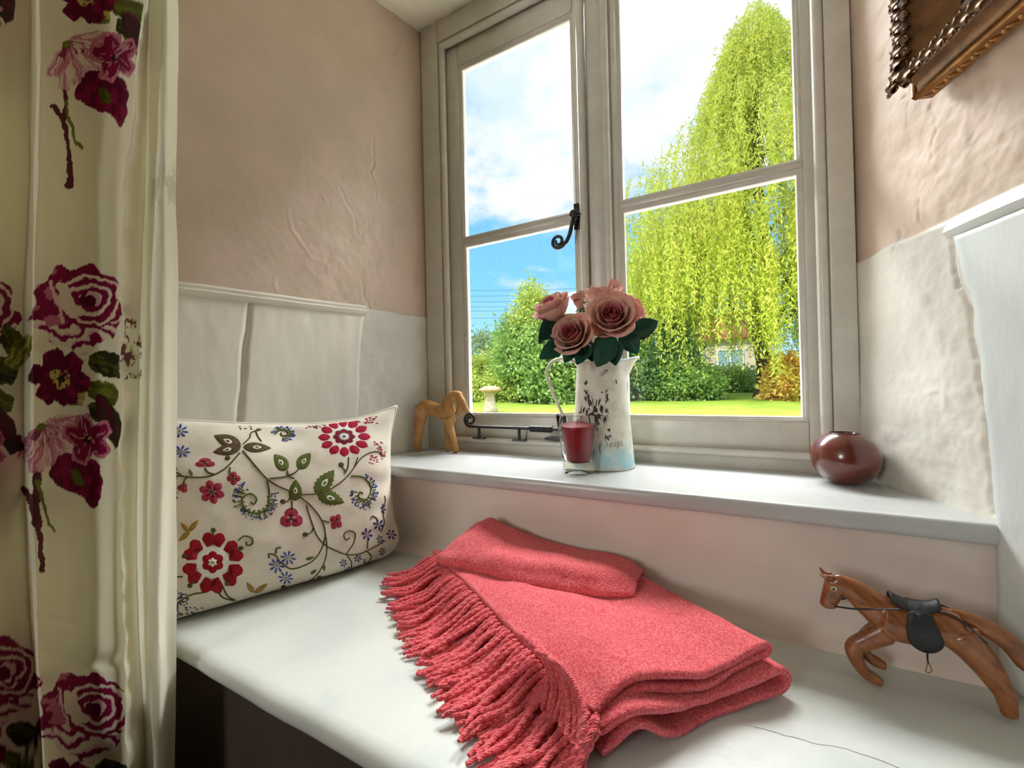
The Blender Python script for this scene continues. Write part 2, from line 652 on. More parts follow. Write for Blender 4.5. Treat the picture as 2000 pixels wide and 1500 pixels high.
def wall_pt(side, t, off, z):
    """point on a splayed wall: t from the window towards the room, off out of the wall"""
    x0 = XL if side < 0 else XR
    return (x0 + side * t * SS - side * off * CS, -t * CS - off * SS, z)


def wall_board(name, side, t0a, t0b, t1a, t1b, z0, z1, off, parent, mtl, seed, mid0=None):
    """one vertical board; edges slanted (a = top, b = bottom), rounded, wavering"""
    nz, nt = 90, 40
    zs = np.linspace(z0, z1, nz)
    fr = np.linspace(0, 1, nt)
    f = (z1 - zs) / (z1 - z0)
    wob0 = 0.0025 * fbm(zs * 14, 0.5, seed=seed, oct=3)
    wob1 = 0.0025 * fbm(zs * 14, 0.5, seed=seed + 3, oct=3)
    A = (np.interp(zs, *mid0) if mid0 else t0a + (t0b - t0a) * f) + wob0
    B = t1a + (t1b - t1a) * f + wob1
    T = A[None, :] + (B - A)[None, :] * fr[:, None]
    Z = np.repeat(zs[None, :], nt, 0)
    e = np.minimum(T - A[None, :], B[None, :] - T)
    et = np.minimum(e, np.minimum(Z - z0, z1 - Z) + 0.0)
    d = off * np.sqrt(np.clip(1 - (1 - np.clip(et / 0.0035, 0, 1)) ** 2, 0, 1))
    d = d + 0.0011 * fbm(T * 22, Z * 4, seed=seed + 7, oct=4) + 0.0022 * np.clip(fbm(T * 16, Z * 9, seed=seed + 8, oct=2) - 0.5, 0, 1)
    P = np.stack([*(np.asarray(q) for q in wall_pt(side, T, d, Z))], -1)
    V, Fc = surf(P)
    if side < 0:
        Fc = Fc[:, ::-1]
    return obj(name, (V, Fc), mtl, parent)


m_board = mat('painted_board', srgb(236, 230, 216), 0.4, 0.45, var=srgb(226, 220, 206), var_scale=6, bump=0.35, bump_scale=40, stretch=(1, 1, 0.35))
m_boardr = mat('painted_board_right', srgb(222, 226, 222), 0.4, 0.45, var=srgb(212, 217, 214), var_scale=6, bump=0.5, bump_scale=36, stretch=(1, 1, 0.35))
wall_board('wall_panel', -1, 0.253, 0.305, 0.549, 0.612, 0.482, 1.130, 0.0085, wl, m_board, 21)
wall_board('wall_panel', -1, 0.5495, 0.6125, 0.80, 0.80, 0.482, 1.132, 0.0075, wl, m_board, 33)
rz = [0.482, 0.71, 0.769, 0.831, 0.868, 0.925, 0.964, 0.99, 1.027, 1.036, 1.088, 1.118]
rt = [v + 0.004 for v in (0.308, 0.308, 0.308, 0.303, 0.297, 0.296, 0.289, 0.287, 0.279, 0.270, 0.262, 0.256)]
wall_board('wall_panel', 1, 0, 0, 0.62, 0.62, 0.482, 1.118, 0.015, wr, m_boardr, 47, mid0=(rz, rt))
wall_board('wall_panel', 1, 0.624, 0.624, 0.93, 0.93, 0.482, 1.118, 0.013, wr, m_boardr, 58)


def cap_rail(name, side, t0, t1, z, prof, parent, mtl, seed):
    ts = np.linspace(t0, t1, 90)
    p = np.asarray(prof)
    T = np.repeat(ts[:, None], len(p), 1)
    wob = 0.0012 * fbm(ts * 12, 0.2, seed=seed, oct=3)[:, None]
    O = p[None, :, 0] + wob
    Z = z + p[None, :, 1] + 0.0015 * fbm(ts * 8, 0.9, seed=seed + 1, oct=2)[:, None]
    P = np.stack([*(np.asarray(q) for q in wall_pt(side, T, O, Z))], -1)
    V, Fc = surf(P, wrap_v=True)
    Fc = [tuple(f) for f in Fc] + [tuple(range(len(p))), tuple(range(89 * len(p), 90 * len(p)))]
    return obj(name, (V, Fc), mtl, parent, auto=50)


capp = [(0.0, -0.022), (0.010, -0.020), (0.016, -0.014), (0.018, -0.008), (0.015, -0.004), (0.017, 0.002), (0.014, 0.006), (0.004, 0.010), (0.0, 0.010)]
cap_rail('dado_cap', -1, 0.250, 0.80, DADO, capp, wl, m_board, 4)
cap_rail('dado_cap', 1, 0.256, 0.93, DADO - 0.012, [(0, -0.022), (0.013, -0.018), (0.019, -0.010), (0.016, -0.002), (0.010, 0.006), (0.003, 0.014), (0, 0.014)], wr, m_boardr, 9)

# soffit over the window recess
uu = np.linspace(0, 1, 90)
vv = np.linspace(-0.01, 1.0, 90)
Uq, Vq = np.meshgrid(uu, vv, indexing='ij')
xa = XL - Vq * SS / CS - 0.03
xb = XR + Vq * SS / CS + 0.03
Xs = xa + (xb - xa) * Uq
Zs = SOFFIT + 0.10 * np.clip(Vq - 0.2, 0, 1) + 0.006 * fbm(Xs * 8, Vq * 8, seed=71, oct=4)
Zs = Zs - 0.006 * np.exp(-((Vq - 0.035 - 0.02 * fbm(Xs * 20, 0.1, seed=6, oct=2)) / 0.012) ** 2) * (Xs < -0.55)
V, Fc = surf(np.stack([Xs, -Vq, Zs], -1))
o = obj('ceiling', (V, Fc), m_ceil)
tag(o, 'rough cream plaster soffit above the window', 'ceiling', kind='structure')

# room behind the camera (bounce light and darkness only)
ye = -0.80
xl_e, xr_e = XL - 0.80 * SS, XR + 0.95 * SS
V, Fc = join(box(-3.0, 3.0, -4.4, 0.02, -0.10, 0.0))
tag(obj('floor', (V, Fc), m_floor, smooth=False), 'dark timber floor of the room', 'floor', kind='structure')
o = obj('wall_front', join(box(-3.0, xl_e + 0.01, -0.86, -0.765, 0, 2.5), box(xr_e - 0.01, 3.0, -0.99, -0.90, 0, 2.5), box(xl_e - 0.01, xr_e + 0.01, -0.93, -0.86, 2.20, 2.5)), m_room, smooth=False)
tag(o, 'room wall beside the window recess', 'wall', kind='structure')
o = obj('wall_rear', join(box(-3.1, -2.1, -4.5, -4.4, 0, 2.5), box(-1.26, 3.1, -4.5, -4.4, 0, 2.5), box(-2.1, -1.26, -4.5, -4.4, 0, 1.2), box(-2.1, -1.26, -4.5, -4.4, 2.24, 2.5), box(-3.1, -3.0, -4.4, -0.765, 0, 2.5), box(3.0, 3.1, -4.4, -0.765, 0, 2.5)), m_room, smooth=False)
tag(o, 'far walls of the room behind the camera', 'wall', kind='structure')
o = obj('ceiling', box(-3.1, 3.1, -4.5, 0.10, 2.5, 2.6), m_ceil, smooth=False)
tag(o, 'ceiling of the room behind the recess', 'ceiling', kind='structure')
# outer wall around the window opening
o = obj('wall_window', join(box(-3.1, XL, 0.0, 0.14, 0.0, 2.6), box(XR, 3.1, 0.0, 0.14, 0.0, 2.6), box(XL, XR, 0.0, 0.14, 2.125, 2.6), box(XL, XR, 0.0, 0.14, 0.0, 0.695)), m_white_pl, smooth=False)
tag(o, 'outer house wall around the window opening', 'wall', kind='structure')

# wall under the sill: wavering plaster
xs = np.linspace(XL - 0.13, XR + 0.13, 200)
zs = np.linspace(0.0, 0.69, 90)
Xq, Zq = np.meshgrid(xs, zs, indexing='ij')
Yq = YSILL + 0.004 - 0.003 * fbm(Xq * 4, Zq * 4, seed=90, oct=3) - 0.0012 * fbm(Xq * 14, Zq * 14, seed=93, oct=3)
Yq = Yq - 0.03 * np.exp(-np.clip(Zq - SEAT, 0, 1) / 0.012) * (Zq > SEAT - 0.02)
V, Fc = surf(np.stack([Xq, Yq, Zq], -1))
o = obj('wall_below_sill', (V, Fc), m_under)
tag(o, 'plain off-white plaster wall between seat and window sill', 'wall', kind='structure')

# sill board: splayed ends, rounded nose
def plan_board(y0, y1, z0, z1, inset, nose, wob, seed, nx=160):
    """slab from y1 (back) to y0 (front) between the splayed walls with a rounded front"""
    prof = [(y1, z0)]
    prof += [(y0 + nose, z0)]
    for a in np.linspace(-90, 90, 9):
        prof.append((y0 + nose - nose * math.cos(math.radians(a)), (z0 + z1) / 2 + (z1 - z0) / 2 * math.sin(math.radians(a))))
    for yy in np.linspace(y0 + nose, y1, 24)[1:]:
        prof.append((yy, z1))
    p = np.array(prof)
    s = np.linspace(0, 1, nx)
    Yp = p[None, :, 0] + 0 * s[:, None]
    xa_ = XL + Yp * SS / CS + inset
    xb_ = XR - Yp * SS / CS - inset
    X = xa_ + (xb_ - xa_) * s[:, None]
    fr_ = np.exp(-np.abs(Yp - y0) / 0.03)
    Yp = Yp + fr_ * wob * fbm(X * 7, 0.4, seed=seed, oct=3)
    Z = p[None, :, 1] + wob * 0.35 * fbm(X * 5, Yp * 5, seed=seed + 2, oct=3) * (p[None, :, 1] > (z0 + z1) / 2)
    V, Fc = surf(np.stack([X, Yp, Z], -1), wrap_v=True)
    n = len(p)
    return V, [tuple(f) for f in Fc] + [tuple(range(n)), tuple(range((nx - 1) * n, nx * n))]


o = obj('trim_1', plan_board(-0.318, 0.0, SILL - 0.030, SILL, -0.004, 0.006, 0.0015, 15), m_sillp, auto=60)
tag(o, 'white painted window sill board under the window', 'window sill', kind='structure')

seat = empty('window_seat', (-0.32, -0.55, 0.0), 'white painted built-in window seat with dark front', 'window seat')
obj('seat_board', plan_board(YSEAT, YSILL + 0.012, SEAT - 0.035, SEAT, -0.004, 0.022, 0.0018, 25), m_seatp, seat, auto=60)
obj('front_panel', box(XL - 0.215, XR + 0.20, YSEAT + 0.035, YSEAT + 0.06, 0.0, SEAT - 0.036, 0.002), m_panel, seat, auto=40)
# hairline joint in the seat board
crk = np.array([(0.015, -0.534), (0.039, -0.532), (0.060, -0.530), (0.084, -0.528), (0.109, -0.523), (0.128, -0.521), (0.157, -0.524), (0.205, -0.527)])
C = spline(np.c_[crk, np.full(len(crk), SEAT + 0.0003)], 60)
C[:, 1] += 0.0015 * fbm(C[:, 0] * 70, 0.3, seed=3, oct=3)
obj('board_crack', tube(C, 0.0003, 5), mat('crack_grime', srgb(206, 206, 198), 0.8), seat)

# ------------------------------------------------------------------ window
win = empty('window_1', (-0.315, 0.0, SILL), 'white wooden cottage casement window of two lights', 'window', kind='structure')
gx = [(-0.737, -0.365), (-0.225, 0.156)]            # glass edges of the two lights
ZB, ZT, ZM0, ZM1 = 0.819, 1.947, 1.362, 1.398


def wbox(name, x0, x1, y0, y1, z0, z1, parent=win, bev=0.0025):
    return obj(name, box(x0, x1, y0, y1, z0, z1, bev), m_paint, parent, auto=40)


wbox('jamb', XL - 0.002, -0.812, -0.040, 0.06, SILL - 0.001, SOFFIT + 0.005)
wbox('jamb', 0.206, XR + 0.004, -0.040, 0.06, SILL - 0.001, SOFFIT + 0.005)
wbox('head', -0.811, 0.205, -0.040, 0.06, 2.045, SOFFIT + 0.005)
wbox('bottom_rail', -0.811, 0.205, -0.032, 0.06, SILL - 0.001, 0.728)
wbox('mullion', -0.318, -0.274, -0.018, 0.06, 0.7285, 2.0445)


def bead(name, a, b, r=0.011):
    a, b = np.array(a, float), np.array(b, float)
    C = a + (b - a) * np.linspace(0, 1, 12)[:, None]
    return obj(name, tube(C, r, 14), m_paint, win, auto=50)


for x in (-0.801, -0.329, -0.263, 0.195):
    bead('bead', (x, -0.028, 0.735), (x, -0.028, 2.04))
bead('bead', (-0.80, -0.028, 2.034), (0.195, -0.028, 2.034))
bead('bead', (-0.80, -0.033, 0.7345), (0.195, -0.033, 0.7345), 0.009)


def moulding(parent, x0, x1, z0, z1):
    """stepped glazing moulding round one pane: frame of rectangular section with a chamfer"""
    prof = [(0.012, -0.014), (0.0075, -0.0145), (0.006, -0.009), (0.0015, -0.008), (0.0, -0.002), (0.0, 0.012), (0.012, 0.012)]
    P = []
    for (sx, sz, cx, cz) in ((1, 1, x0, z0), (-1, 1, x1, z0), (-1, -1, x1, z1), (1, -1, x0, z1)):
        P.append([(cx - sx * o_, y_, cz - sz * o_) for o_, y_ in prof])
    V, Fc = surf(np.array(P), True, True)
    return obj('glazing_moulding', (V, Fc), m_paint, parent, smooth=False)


for k, (xa_, xb_) in enumerate(gx):
    sa = empty('casement', ((xa_ + xb_) / 2, 0, 0.74), parent=win)
    o0 = -0.806 if k == 0 else -0.270
    o1 = -0.322 if k == 0 else 0.200
    ys = (-0.016, 0.02)
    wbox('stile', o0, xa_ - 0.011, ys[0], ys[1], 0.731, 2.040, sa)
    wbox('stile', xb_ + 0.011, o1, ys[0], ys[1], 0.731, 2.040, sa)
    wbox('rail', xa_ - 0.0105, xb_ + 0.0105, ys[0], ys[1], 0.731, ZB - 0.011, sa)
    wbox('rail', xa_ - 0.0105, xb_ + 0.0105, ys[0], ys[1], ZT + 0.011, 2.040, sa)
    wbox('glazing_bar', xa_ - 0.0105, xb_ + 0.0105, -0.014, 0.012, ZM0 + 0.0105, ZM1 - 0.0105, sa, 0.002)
    for z0, z1 in ((ZB, ZM0), (ZM1, ZT)):
        moulding(sa, xa_, xb_, z0, z1)
        obj('pane', box(xa_ - 0.004, xb_ + 0.004, 0.0005, 0.0035, z0 - 0.004, z1 + 0.004), m_glass, sa, smooth=False)

# wrought iron furniture on the left casement
m_iron = mat('black_iron', srgb(28, 26, 28), 0.42, 0.5, bump=0.3, bump_scale=120)


def spiral(c, r0, r1, a0, a1, n=40):
    a = np.linspace(a0, a1, n)
    r = np.linspace(r0, r1, n)
    return np.stack([c[0] + r * np.cos(a), 0 * a + c[1], c[2] + r * np.sin(a)], -1)


lt = empty('casement_latch', (-0.352, -0.018, 1.345), 'black iron latch with curled tail on the left casement', 'latch')
yl = -0.040
obj('back_plate', box(-0.3610, -0.3460, -0.021, -0.0165, 1.338, 1.412, 0.0015), m_iron, lt, auto=40)
obj('pivot', join(tube([(-0.353, -0.0165, 1.372), (-0.353, -0.052, 1.372)], 0.009, 14), ellipsoid((-0.353, -0.052, 1.372), (0.011, 0.006, 0.011))), m_iron, lt)
hp = spline([(-0.353, yl, 1.385), (-0.356, yl, 1.365), (-0.361, yl, 1.345), (-0.368, yl, 1.320), (-0.379, yl, 1.300)], 30)
sp = spiral((-0.402, yl, 1.308), 0.0205, 0.0055, math.radians(-18), math.radians(-18 - 560), 60)
hp = np.concatenate([hp, sp])
obj('curled_handle', tube(hp, np.linspace(0.0062, 0.0036, len(hp)), 10, up=(0, 1, 0)), m_iron, lt)
obj('catch', tube([(-0.353, yl, 1.375), (-0.345, yl, 1.374), (-0.337, yl + 0.002, 1.373)], (0.006, 0.0055, 0.004), 10), m_iron, lt)

cs = empty('casement_stay', (-0.56, -0.045, 0.735), 'black iron window stay with curled end along the bottom rail', 'window stay')
ysy = -0.048
bar = [(-0.40, ysy, 0.7785), (-0.50, ysy, 0.7785), (-0.60, ysy, 0.7785), (-0.68, ysy, 0.7785), (-0.70, ysy, 0.7785)]
sp = spiral((-0.708, ysy, 0.8005), 0.0225, 0.006, math.radians(-75), math.radians(-75 - 600), 70)
bar = np.concatenate([spline(bar, 40), sp])
obj('stay_bar', tube(bar, np.concatenate([np.full(40, 0.0046), np.linspace(0.0046, 0.0036, 70)]), 10, up=(0, 1, 0)), m_iron, cs)
for x in (-0.675, -0.535):
    obj('peg', join(tube([(x, ysy, 0.744), (x, ysy, 0.776)], 0.0045, 10), box(x - 0.020, x + 0.020, ysy - 0.008, ysy + 0.012, 0.741, 0.7455, 0.001)), m_iron, cs, auto=40)
tw = np.linspace(-0.50, -0.43, 40)
obj('twisted_grip', tube(np.stack([tw, 0 * tw + ysy, 0 * tw + 0.7785], -1), 0.0085, 12, twist=260, lobes=4, lobe_amp=0.22), m_iron, cs)
obj('pivot_plate', join(box(-0.452, -0.372, ysy - 0.006, -0.016, 0.748, 0.754, 0.001), tube([(-0.40, ysy + 0.006, 0.750), (-0.40, ysy + 0.006, 0.782)], 0.006, 12)), m_iron, cs, auto=40)

CUR_Z =  [1.579, 1.487, 1.218, 0.949, 0.718, 0.526, 0.333, 0.226]
CUR_XY= [[(-0.776, -0.772), (-0.778, -0.773), (-0.785, -0.775), (-0.791, -0.777), (-0.797, -0.779), (-0.801, -0.78), (-0.806, -0.782), (-0.809, -0.783)], [(-0.759, -0.781), (-0.763, -0.782), (-0.772, -0.786), (-0.782, -0.789), (-0.791, -0.793), (-0.8, -0.797), (-0.799, -0.795), (-0.799, -0.795)], [(-0.735, -0.799), (-0.739, -0.801), (-0.747, -0.804), (-0.757, -0.808), (-0.766, -0.811), (-0.775, -0.815), (-0.773, -0.813), (-0.773, -0.813)], [(-0.74, -0.809), (-0.744, -0.81), (-0.753, -0.814), (-0.762, -0.817), (-0.773, -0.822), (-0.781, -0.825), (-0.777, -0.822), (-0.775, -0.821)], [(-0.767, -0.807), (-0.77, -0.808), (-0.78, -0.812), (-0.79, -0.816), (-0.799, -0.82), (-0.802, -0.821), (-0.8, -0.819), (-0.8, -0.818)], [(-0.785, -0.803), (-0.789, -0.805), (-0.799, -0.809), (-0.809, -0.813), (-0.818, -0.816), (-0.821, -0.817), (-0.819, -0.815), (-0.819, -0.814)], [(-0.799, -0.799), (-0.803, -0.801), (-0.816, -0.807), (-0.827, -0.811), (-0.838, -0.816), (-0.84, -0.816), (-0.836, -0.812), (-0.836, -0.812)], [(-0.763, -0.814), (-0.767, -0.816), (-0.789, -0.826), (-0.801, -0.831), (-0.81, -0.835), (-0.809, -0.833), (-0.807, -0.831), (-0.806, -0.83)], [(-0.735, -0.826), (-0.739, -0.828), (-0.77, -0.843), (-0.783, -0.849), (-0.787, -0.849), (-0.784, -0.847), (-0.783, -0.846), (-0.783, -0.845)], [(-0.774, -0.82), (-0.779, -0.822), (-0.806, -0.835), (-0.818, -0.84), (-0.824, -0.842), (-0.82, -0.839), (-0.819, -0.838), (-0.819, -0.837)], [(-0.852, -0.83), (-0.857, -0.832), (-0.875, -0.84), (-0.885, -0.844), (-0.891, -0.846), (-0.89, -0.844), (-0.889, -0.843), (-0.89, -0.843)], [(-0.86, -0.865), (-0.864, -0.867), (-0.875, -0.872), (-0.885, -0.875), (-0.89, -0.877), (-0.89, -0.876), (-0.888, -0.874), (-0.89, -0.874)], [(-0.841, -0.897), (-0.844, -0.898), (-0.856, -0.903), (-0.867, -0.908), (-0.871, -0.909), (-0.866, -0.906), (-0.862, -0.902), (-0.862, -0.902)], [(-0.833, -0.909), (-0.836, -0.911), (-0.845, -0.914), (-0.855, -0.919), (-0.858, -0.919), (-0.855, -0.916), (-0.847, -0.912), (-0.847, -0.911)], [(-0.874, -0.903), (-0.877, -0.904), (-0.887, -0.908), (-0.897, -0.912), (-0.901, -0.913), (-0.897, -0.91), (-0.889, -0.905), (-0.888, -0.904)], [(-1.01, -0.868), (-1.013, -0.869), (-1.025, -0.874), (-1.036, -0.878), (-1.041, -0.879), (-1.036, -0.876), (-1.027, -0.87), (-1.025, -0.869)], [(-1.085, -0.863), (-1.089, -0.864), (-1.103, -0.87), (-1.115, -0.875), (-1.118, -0.875), (-1.114, -0.872), (-1.106, -0.867), (-1.105, -0.865)], [(-1.025, -0.898), (-1.028, -0.9), (-1.04, -0.904), (-1.049, -0.908), (-1.055, -0.91), (-1.054, -0.908), (-1.052, -0.906), (-1.052, -0.906)], [(-0.933, -0.94), (-0.937, -0.941), (-0.945, -0.945), (-0.952, -0.947), (-0.957, -0.949), (-0.959, -0.949), (-0.959, -0.948), (-0.959, -0.948)], [(-0.927, -0.959), (-0.93, -0.96), (-0.937, -0.963), (-0.943, -0.965), (-0.948, -0.966), (-0.951, -0.967), (-0.953, -0.967), (-0.954, -0.967)], [(-1.033, -0.948), (-1.035, -0.948), (-1.041, -0.95), (-1.047, -0.952), (-1.053, -0.954), (-1.057, -0.955), (-1.062, -0.957), (-1.064, -0.957)], [(-1.216, -0.909), (-1.219, -0.91), (-1.226, -0.912), (-1.233, -0.915), (-1.24, -0.917), (-1.245, -0.918), (-1.25, -0.92), (-1.253, -0.921)]]
CUR_U =  [[345, 345, 345, 345, 345, 345, 345, 345], [343, 341, 337, 333, 328, 322, 330, 333], [330, 328, 325, 320, 314, 308, 316, 320], [312, 310, 306, 301, 293, 288, 300, 306], [299, 297, 292, 287, 281, 283, 292, 296], [294, 292, 286, 281, 276, 279, 287, 291], [292, 290, 280, 274, 266, 270, 282, 286], [290, 287, 264, 256, 250, 258, 268, 272], [287, 284, 246, 236, 238, 248, 256, 260], [274, 270, 240, 231, 231, 242, 250, 254], [215, 212, 196, 190, 190, 198, 205, 208], [150, 148, 140, 135, 135, 142, 150, 152], [100, 98, 88, 80, 82, 95, 108, 112], [78, 76, 70, 63, 66, 78, 96, 100], [72, 70, 64, 58, 60, 72, 90, 95], [80, 78, 72, 66, 68, 80, 98, 104], [60, 58, 50, 44, 48, 60, 75, 80], [20, 18, 12, 8, 8, 15, 25, 28], [-30, -32, -36, -38, -38, -34, -28, -25], [-70, -72, -74, -75, -75, -73, -70, -68], [-80, -80, -80, -80, -80, -80, -80, -80], [-60, -60, -60, -60, -60, -60, -60, -60]]
CUR_D =  [0.655, 0.64, 0.612, 0.606, 0.62, 0.632, 0.642, 0.612, 0.588, 0.612, 0.64, 0.612, 0.575, 0.56, 0.585, 0.68, 0.72, 0.66, 0.58, 0.56, 0.62, 0.74]

# ------------------------------------------------------------------ curtain
# CUR_XY: plan position (x, y) of each fold line at the heights CUR_Z; CUR_U: where that fold line
# falls on the printed design (its own drawing units), CUR_D: scale of the design there
nz_keys = len(CUR_Z)
kxy = np.array(CUR_XY)                # (cols, rows, 2)
ku = np.array(CUR_U, float)           # (cols, rows)
kd = np.array(CUR_D, float)
zk = np.array(CUR_Z)
zrow = np.concatenate([np.arange(0.02, 0.30, 0.02), np.arange(0.30, 1.54, 0.0021), np.arange(1.54, 2.16, 0.03)])
ncol = 330
ctrl = np.arange(len(kxy))
dens = np.array([3, 6, 8, 7, 5, 5, 8, 10, 10, 26, 34, 30, 14, 6, 6, 8, 16, 18, 12, 5, 5], float)
cum = np.concatenate([[0], np.cumsum(dens)])
par = np.interp(np.linspace(0, cum[-1], ncol), cum, ctrl)


def along_cols(A):
    """smooth interpolation of per-control data over the fold parameter"""
    n = len(A)
    i = np.minimum(par.astype(int), n - 2)
    f = (par - i).reshape((-1,) + (1,) * (A.ndim - 1))
    q = np.concatenate([2 * A[:1] - A[1:2], A, 2 * A[-1:] - A[-2:-1]])
    a, b, c, d = q[i], q[i + 1], q[i + 2], q[i + 3]
    h = f * f * (3 - 2 * f)
    cr = 0.5 * (2 * b + (c - a) * f + (2 * a - 5 * b + 4 * c - d) * f * f + (3 * b - a - 3 * c + d) * f ** 3)
    return 0.7 * cr + 0.3 * (b + (c - b) * h)


def along_z(A):
    o_ = zk[::-1]
    return np.stack([np.interp(zrow, o_, A[j][::-1]) for j in range(len(A))])


kx = along_cols(along_z(kxy[..., 0]))
ky = along_cols(along_z(kxy[..., 1]))
su = along_cols(along_z(ku))
dd = along_cols(kd[:, None])
ZZ = np.repeat(zrow[None, :], ncol, 0)
sv = 778 - (ZZ - 0.904) * 780 / dd - 0.0231 * (su - 150)
# ripples, pulls and the puckered lining seam
pr = np.repeat(par[:, None], len(zrow), 1)
seam = np.exp(-((pr - 7.6) / 0.7) ** 2)
kx = kx + 0.004 * seam * fbm(ZZ * 16, pr * 0.4, seed=12, oct=3) + 0.0015 * fbm(ZZ * 5, pr * 0.8, seed=14, oct=3)
ky = ky + 0.005 * seam * fbm(ZZ * 22, pr * 0.6, seed=13, oct=3) + 0.002 * fbm(ZZ * 4, pr * 0.6, seed=15, oct=3)
# broad diagonal drag fold and the crease near the bottom
face = sstep(8.6, 9.4, pr) * sstep(13.2, 12.4, pr)
dl = seg_dist(su, sv, [(78, 310), (120, 350), (155, 410), (178, 490)])
ky = ky - 0.004 * face * np.exp(-(dl / 9) ** 2)
dl = seg_dist(su, sv, [(70, 1205), (120, 1218), (180, 1230)])
ky = ky - 0.003 * face * np.exp(-(dl / 6) ** 2)
dl = seg_dist(su, sv, [(95, 1275), (140, 1290), (190, 1297), (250, 1290)])
ky = ky - 0.006 * face * np.exp(-(dl / 14) ** 2)
PC = np.stack([kx, ky, ZZ], -1)

# the printed bouquet, painted per vertex in design units
fabric = np.array(srgb(240, 234, 206))
lining = np.array(srgb(250, 247, 228))
col = np.ones(su.shape + (3,)) * fabric
MAG, WINE, DARK = srgb(128, 22, 62), srgb(92, 14, 44), srgb(52, 14, 30)
PINK, PALE, CREAMY = srgb(190, 108, 128), srgb(226, 186, 186), srgb(232, 220, 196)
GRN, OLIVE, DKG, STEM, GOLD = srgb(112, 118, 44), srgb(86, 88, 34), srgb(48, 46, 24), srgb(92, 42, 50), srgb(196, 180, 96)
wx = su + 3.0 * fbm(su / 16, sv / 16, seed=31, oct=3)
wy = sv + 3.0 * fbm(su / 16, sv / 16, seed=37, oct=3)


def in_poly(pts, x=None, y=None):
    x = wx if x is None else x
    y = wy if y is None else y
    r = np.zeros(x.shape, bool)
    n = len(pts)
    for i in range(n):
        (x0, y0), (x1, y1) = pts[i], pts[(i + 1) % n]
        c_ = ((y0 > y) != (y1 > y)) & (x < (x1 - x0) * (y - y0) / ((y1 - y0) + 1e-9) + x0)
        r ^= c_
    return r


def paint(mask, c_, a=1.0):
    m = np.asarray(mask, float)[..., None] * a
    col[:] = col * (1 - m) + np.array(c_) * m


def smooth_poly(pts, n=60):
    return [tuple(p) for p in spline(pts, n, closed=True)]


def local(cx, cy, ang):
    a = math.radians(ang)
    dx, dy = wx - cx, wy - cy
    return dx * math.cos(a) + dy * math.sin(a), -dx * math.sin(a) + dy * math.cos(a)


def petal_mask(cx, cy, ln, wd, ang):
    s, t = local(cx, cy, ang)
    q = s / ln
    wdt = wd * np.sqrt(np.clip(q, 0, 1)) * np.clip(1.25 - q, 0, 1) ** 0.6
    return (q > 0) & (q < 1) & (np.abs(t) < wdt), q, t / (wd + 1e-6)


def leaf(cx, cy, ln, wd, ang, c1, c2, vein=None):
    m, q, t = petal_mask(cx, cy, ln, wd, ang)
    paint(m, c1)
    st = fbm(q * 3, t * 6, seed=int(cx + cy), oct=3)
    paint(m & (st > 0.25), c2, 0.9)
    paint(m & (np.abs(t) < 0.06), vein or c2, 0.8)


def stroke(pts, w_, c_):
    paint(seg_dist(wx, wy, pts) < w_, c_)


def pansy(cx, cy, R, rot=0):
    for k, a in enumerate((-100, -30, 35, 110, 200)):
        m, q, t = petal_mask(cx, cy, R, R * 0.62, a + rot)
        paint(m, PINK)
        paint(m & (q < 0.88) & (np.abs(t) < 0.85 * (1.12 - q)), MAG)
        st = fbm(q * 2, t * 9, seed=k + int(cx), oct=2)
        paint(m & (st > 0.5), PALE, 0.5)
    paint(np.hypot(wx - cx, wy - cy) < R * 0.13, DARK)
    paint(np.hypot(wx - cx - 3, wy - cy + 2) < R * 0.05, GOLD)


def fan_flower(cx, cy, R, a0, a1, n):
    for k, a in enumerate(np.linspace(a0, a1, n)):
        m, q, t = petal_mask(cx, cy, R * (0.85 + 0.2 * ((k * 7) % 3) / 2), R * 0.30, a)
        st = fbm(q * 1.6, t * 9, seed=k * 3 + int(cx), oct=3)
        paint(m, PALE)
        paint(m & (st > 0.1), PINK, 0.85)
        paint(m & (st < -0.45), CREAMY)
        paint(m & (q < 0.42) & (np.abs(t) < 0.25), MAG, 0.9)
    paint(np.hypot(wx - cx, wy - cy) < R * 0.10, GRN)


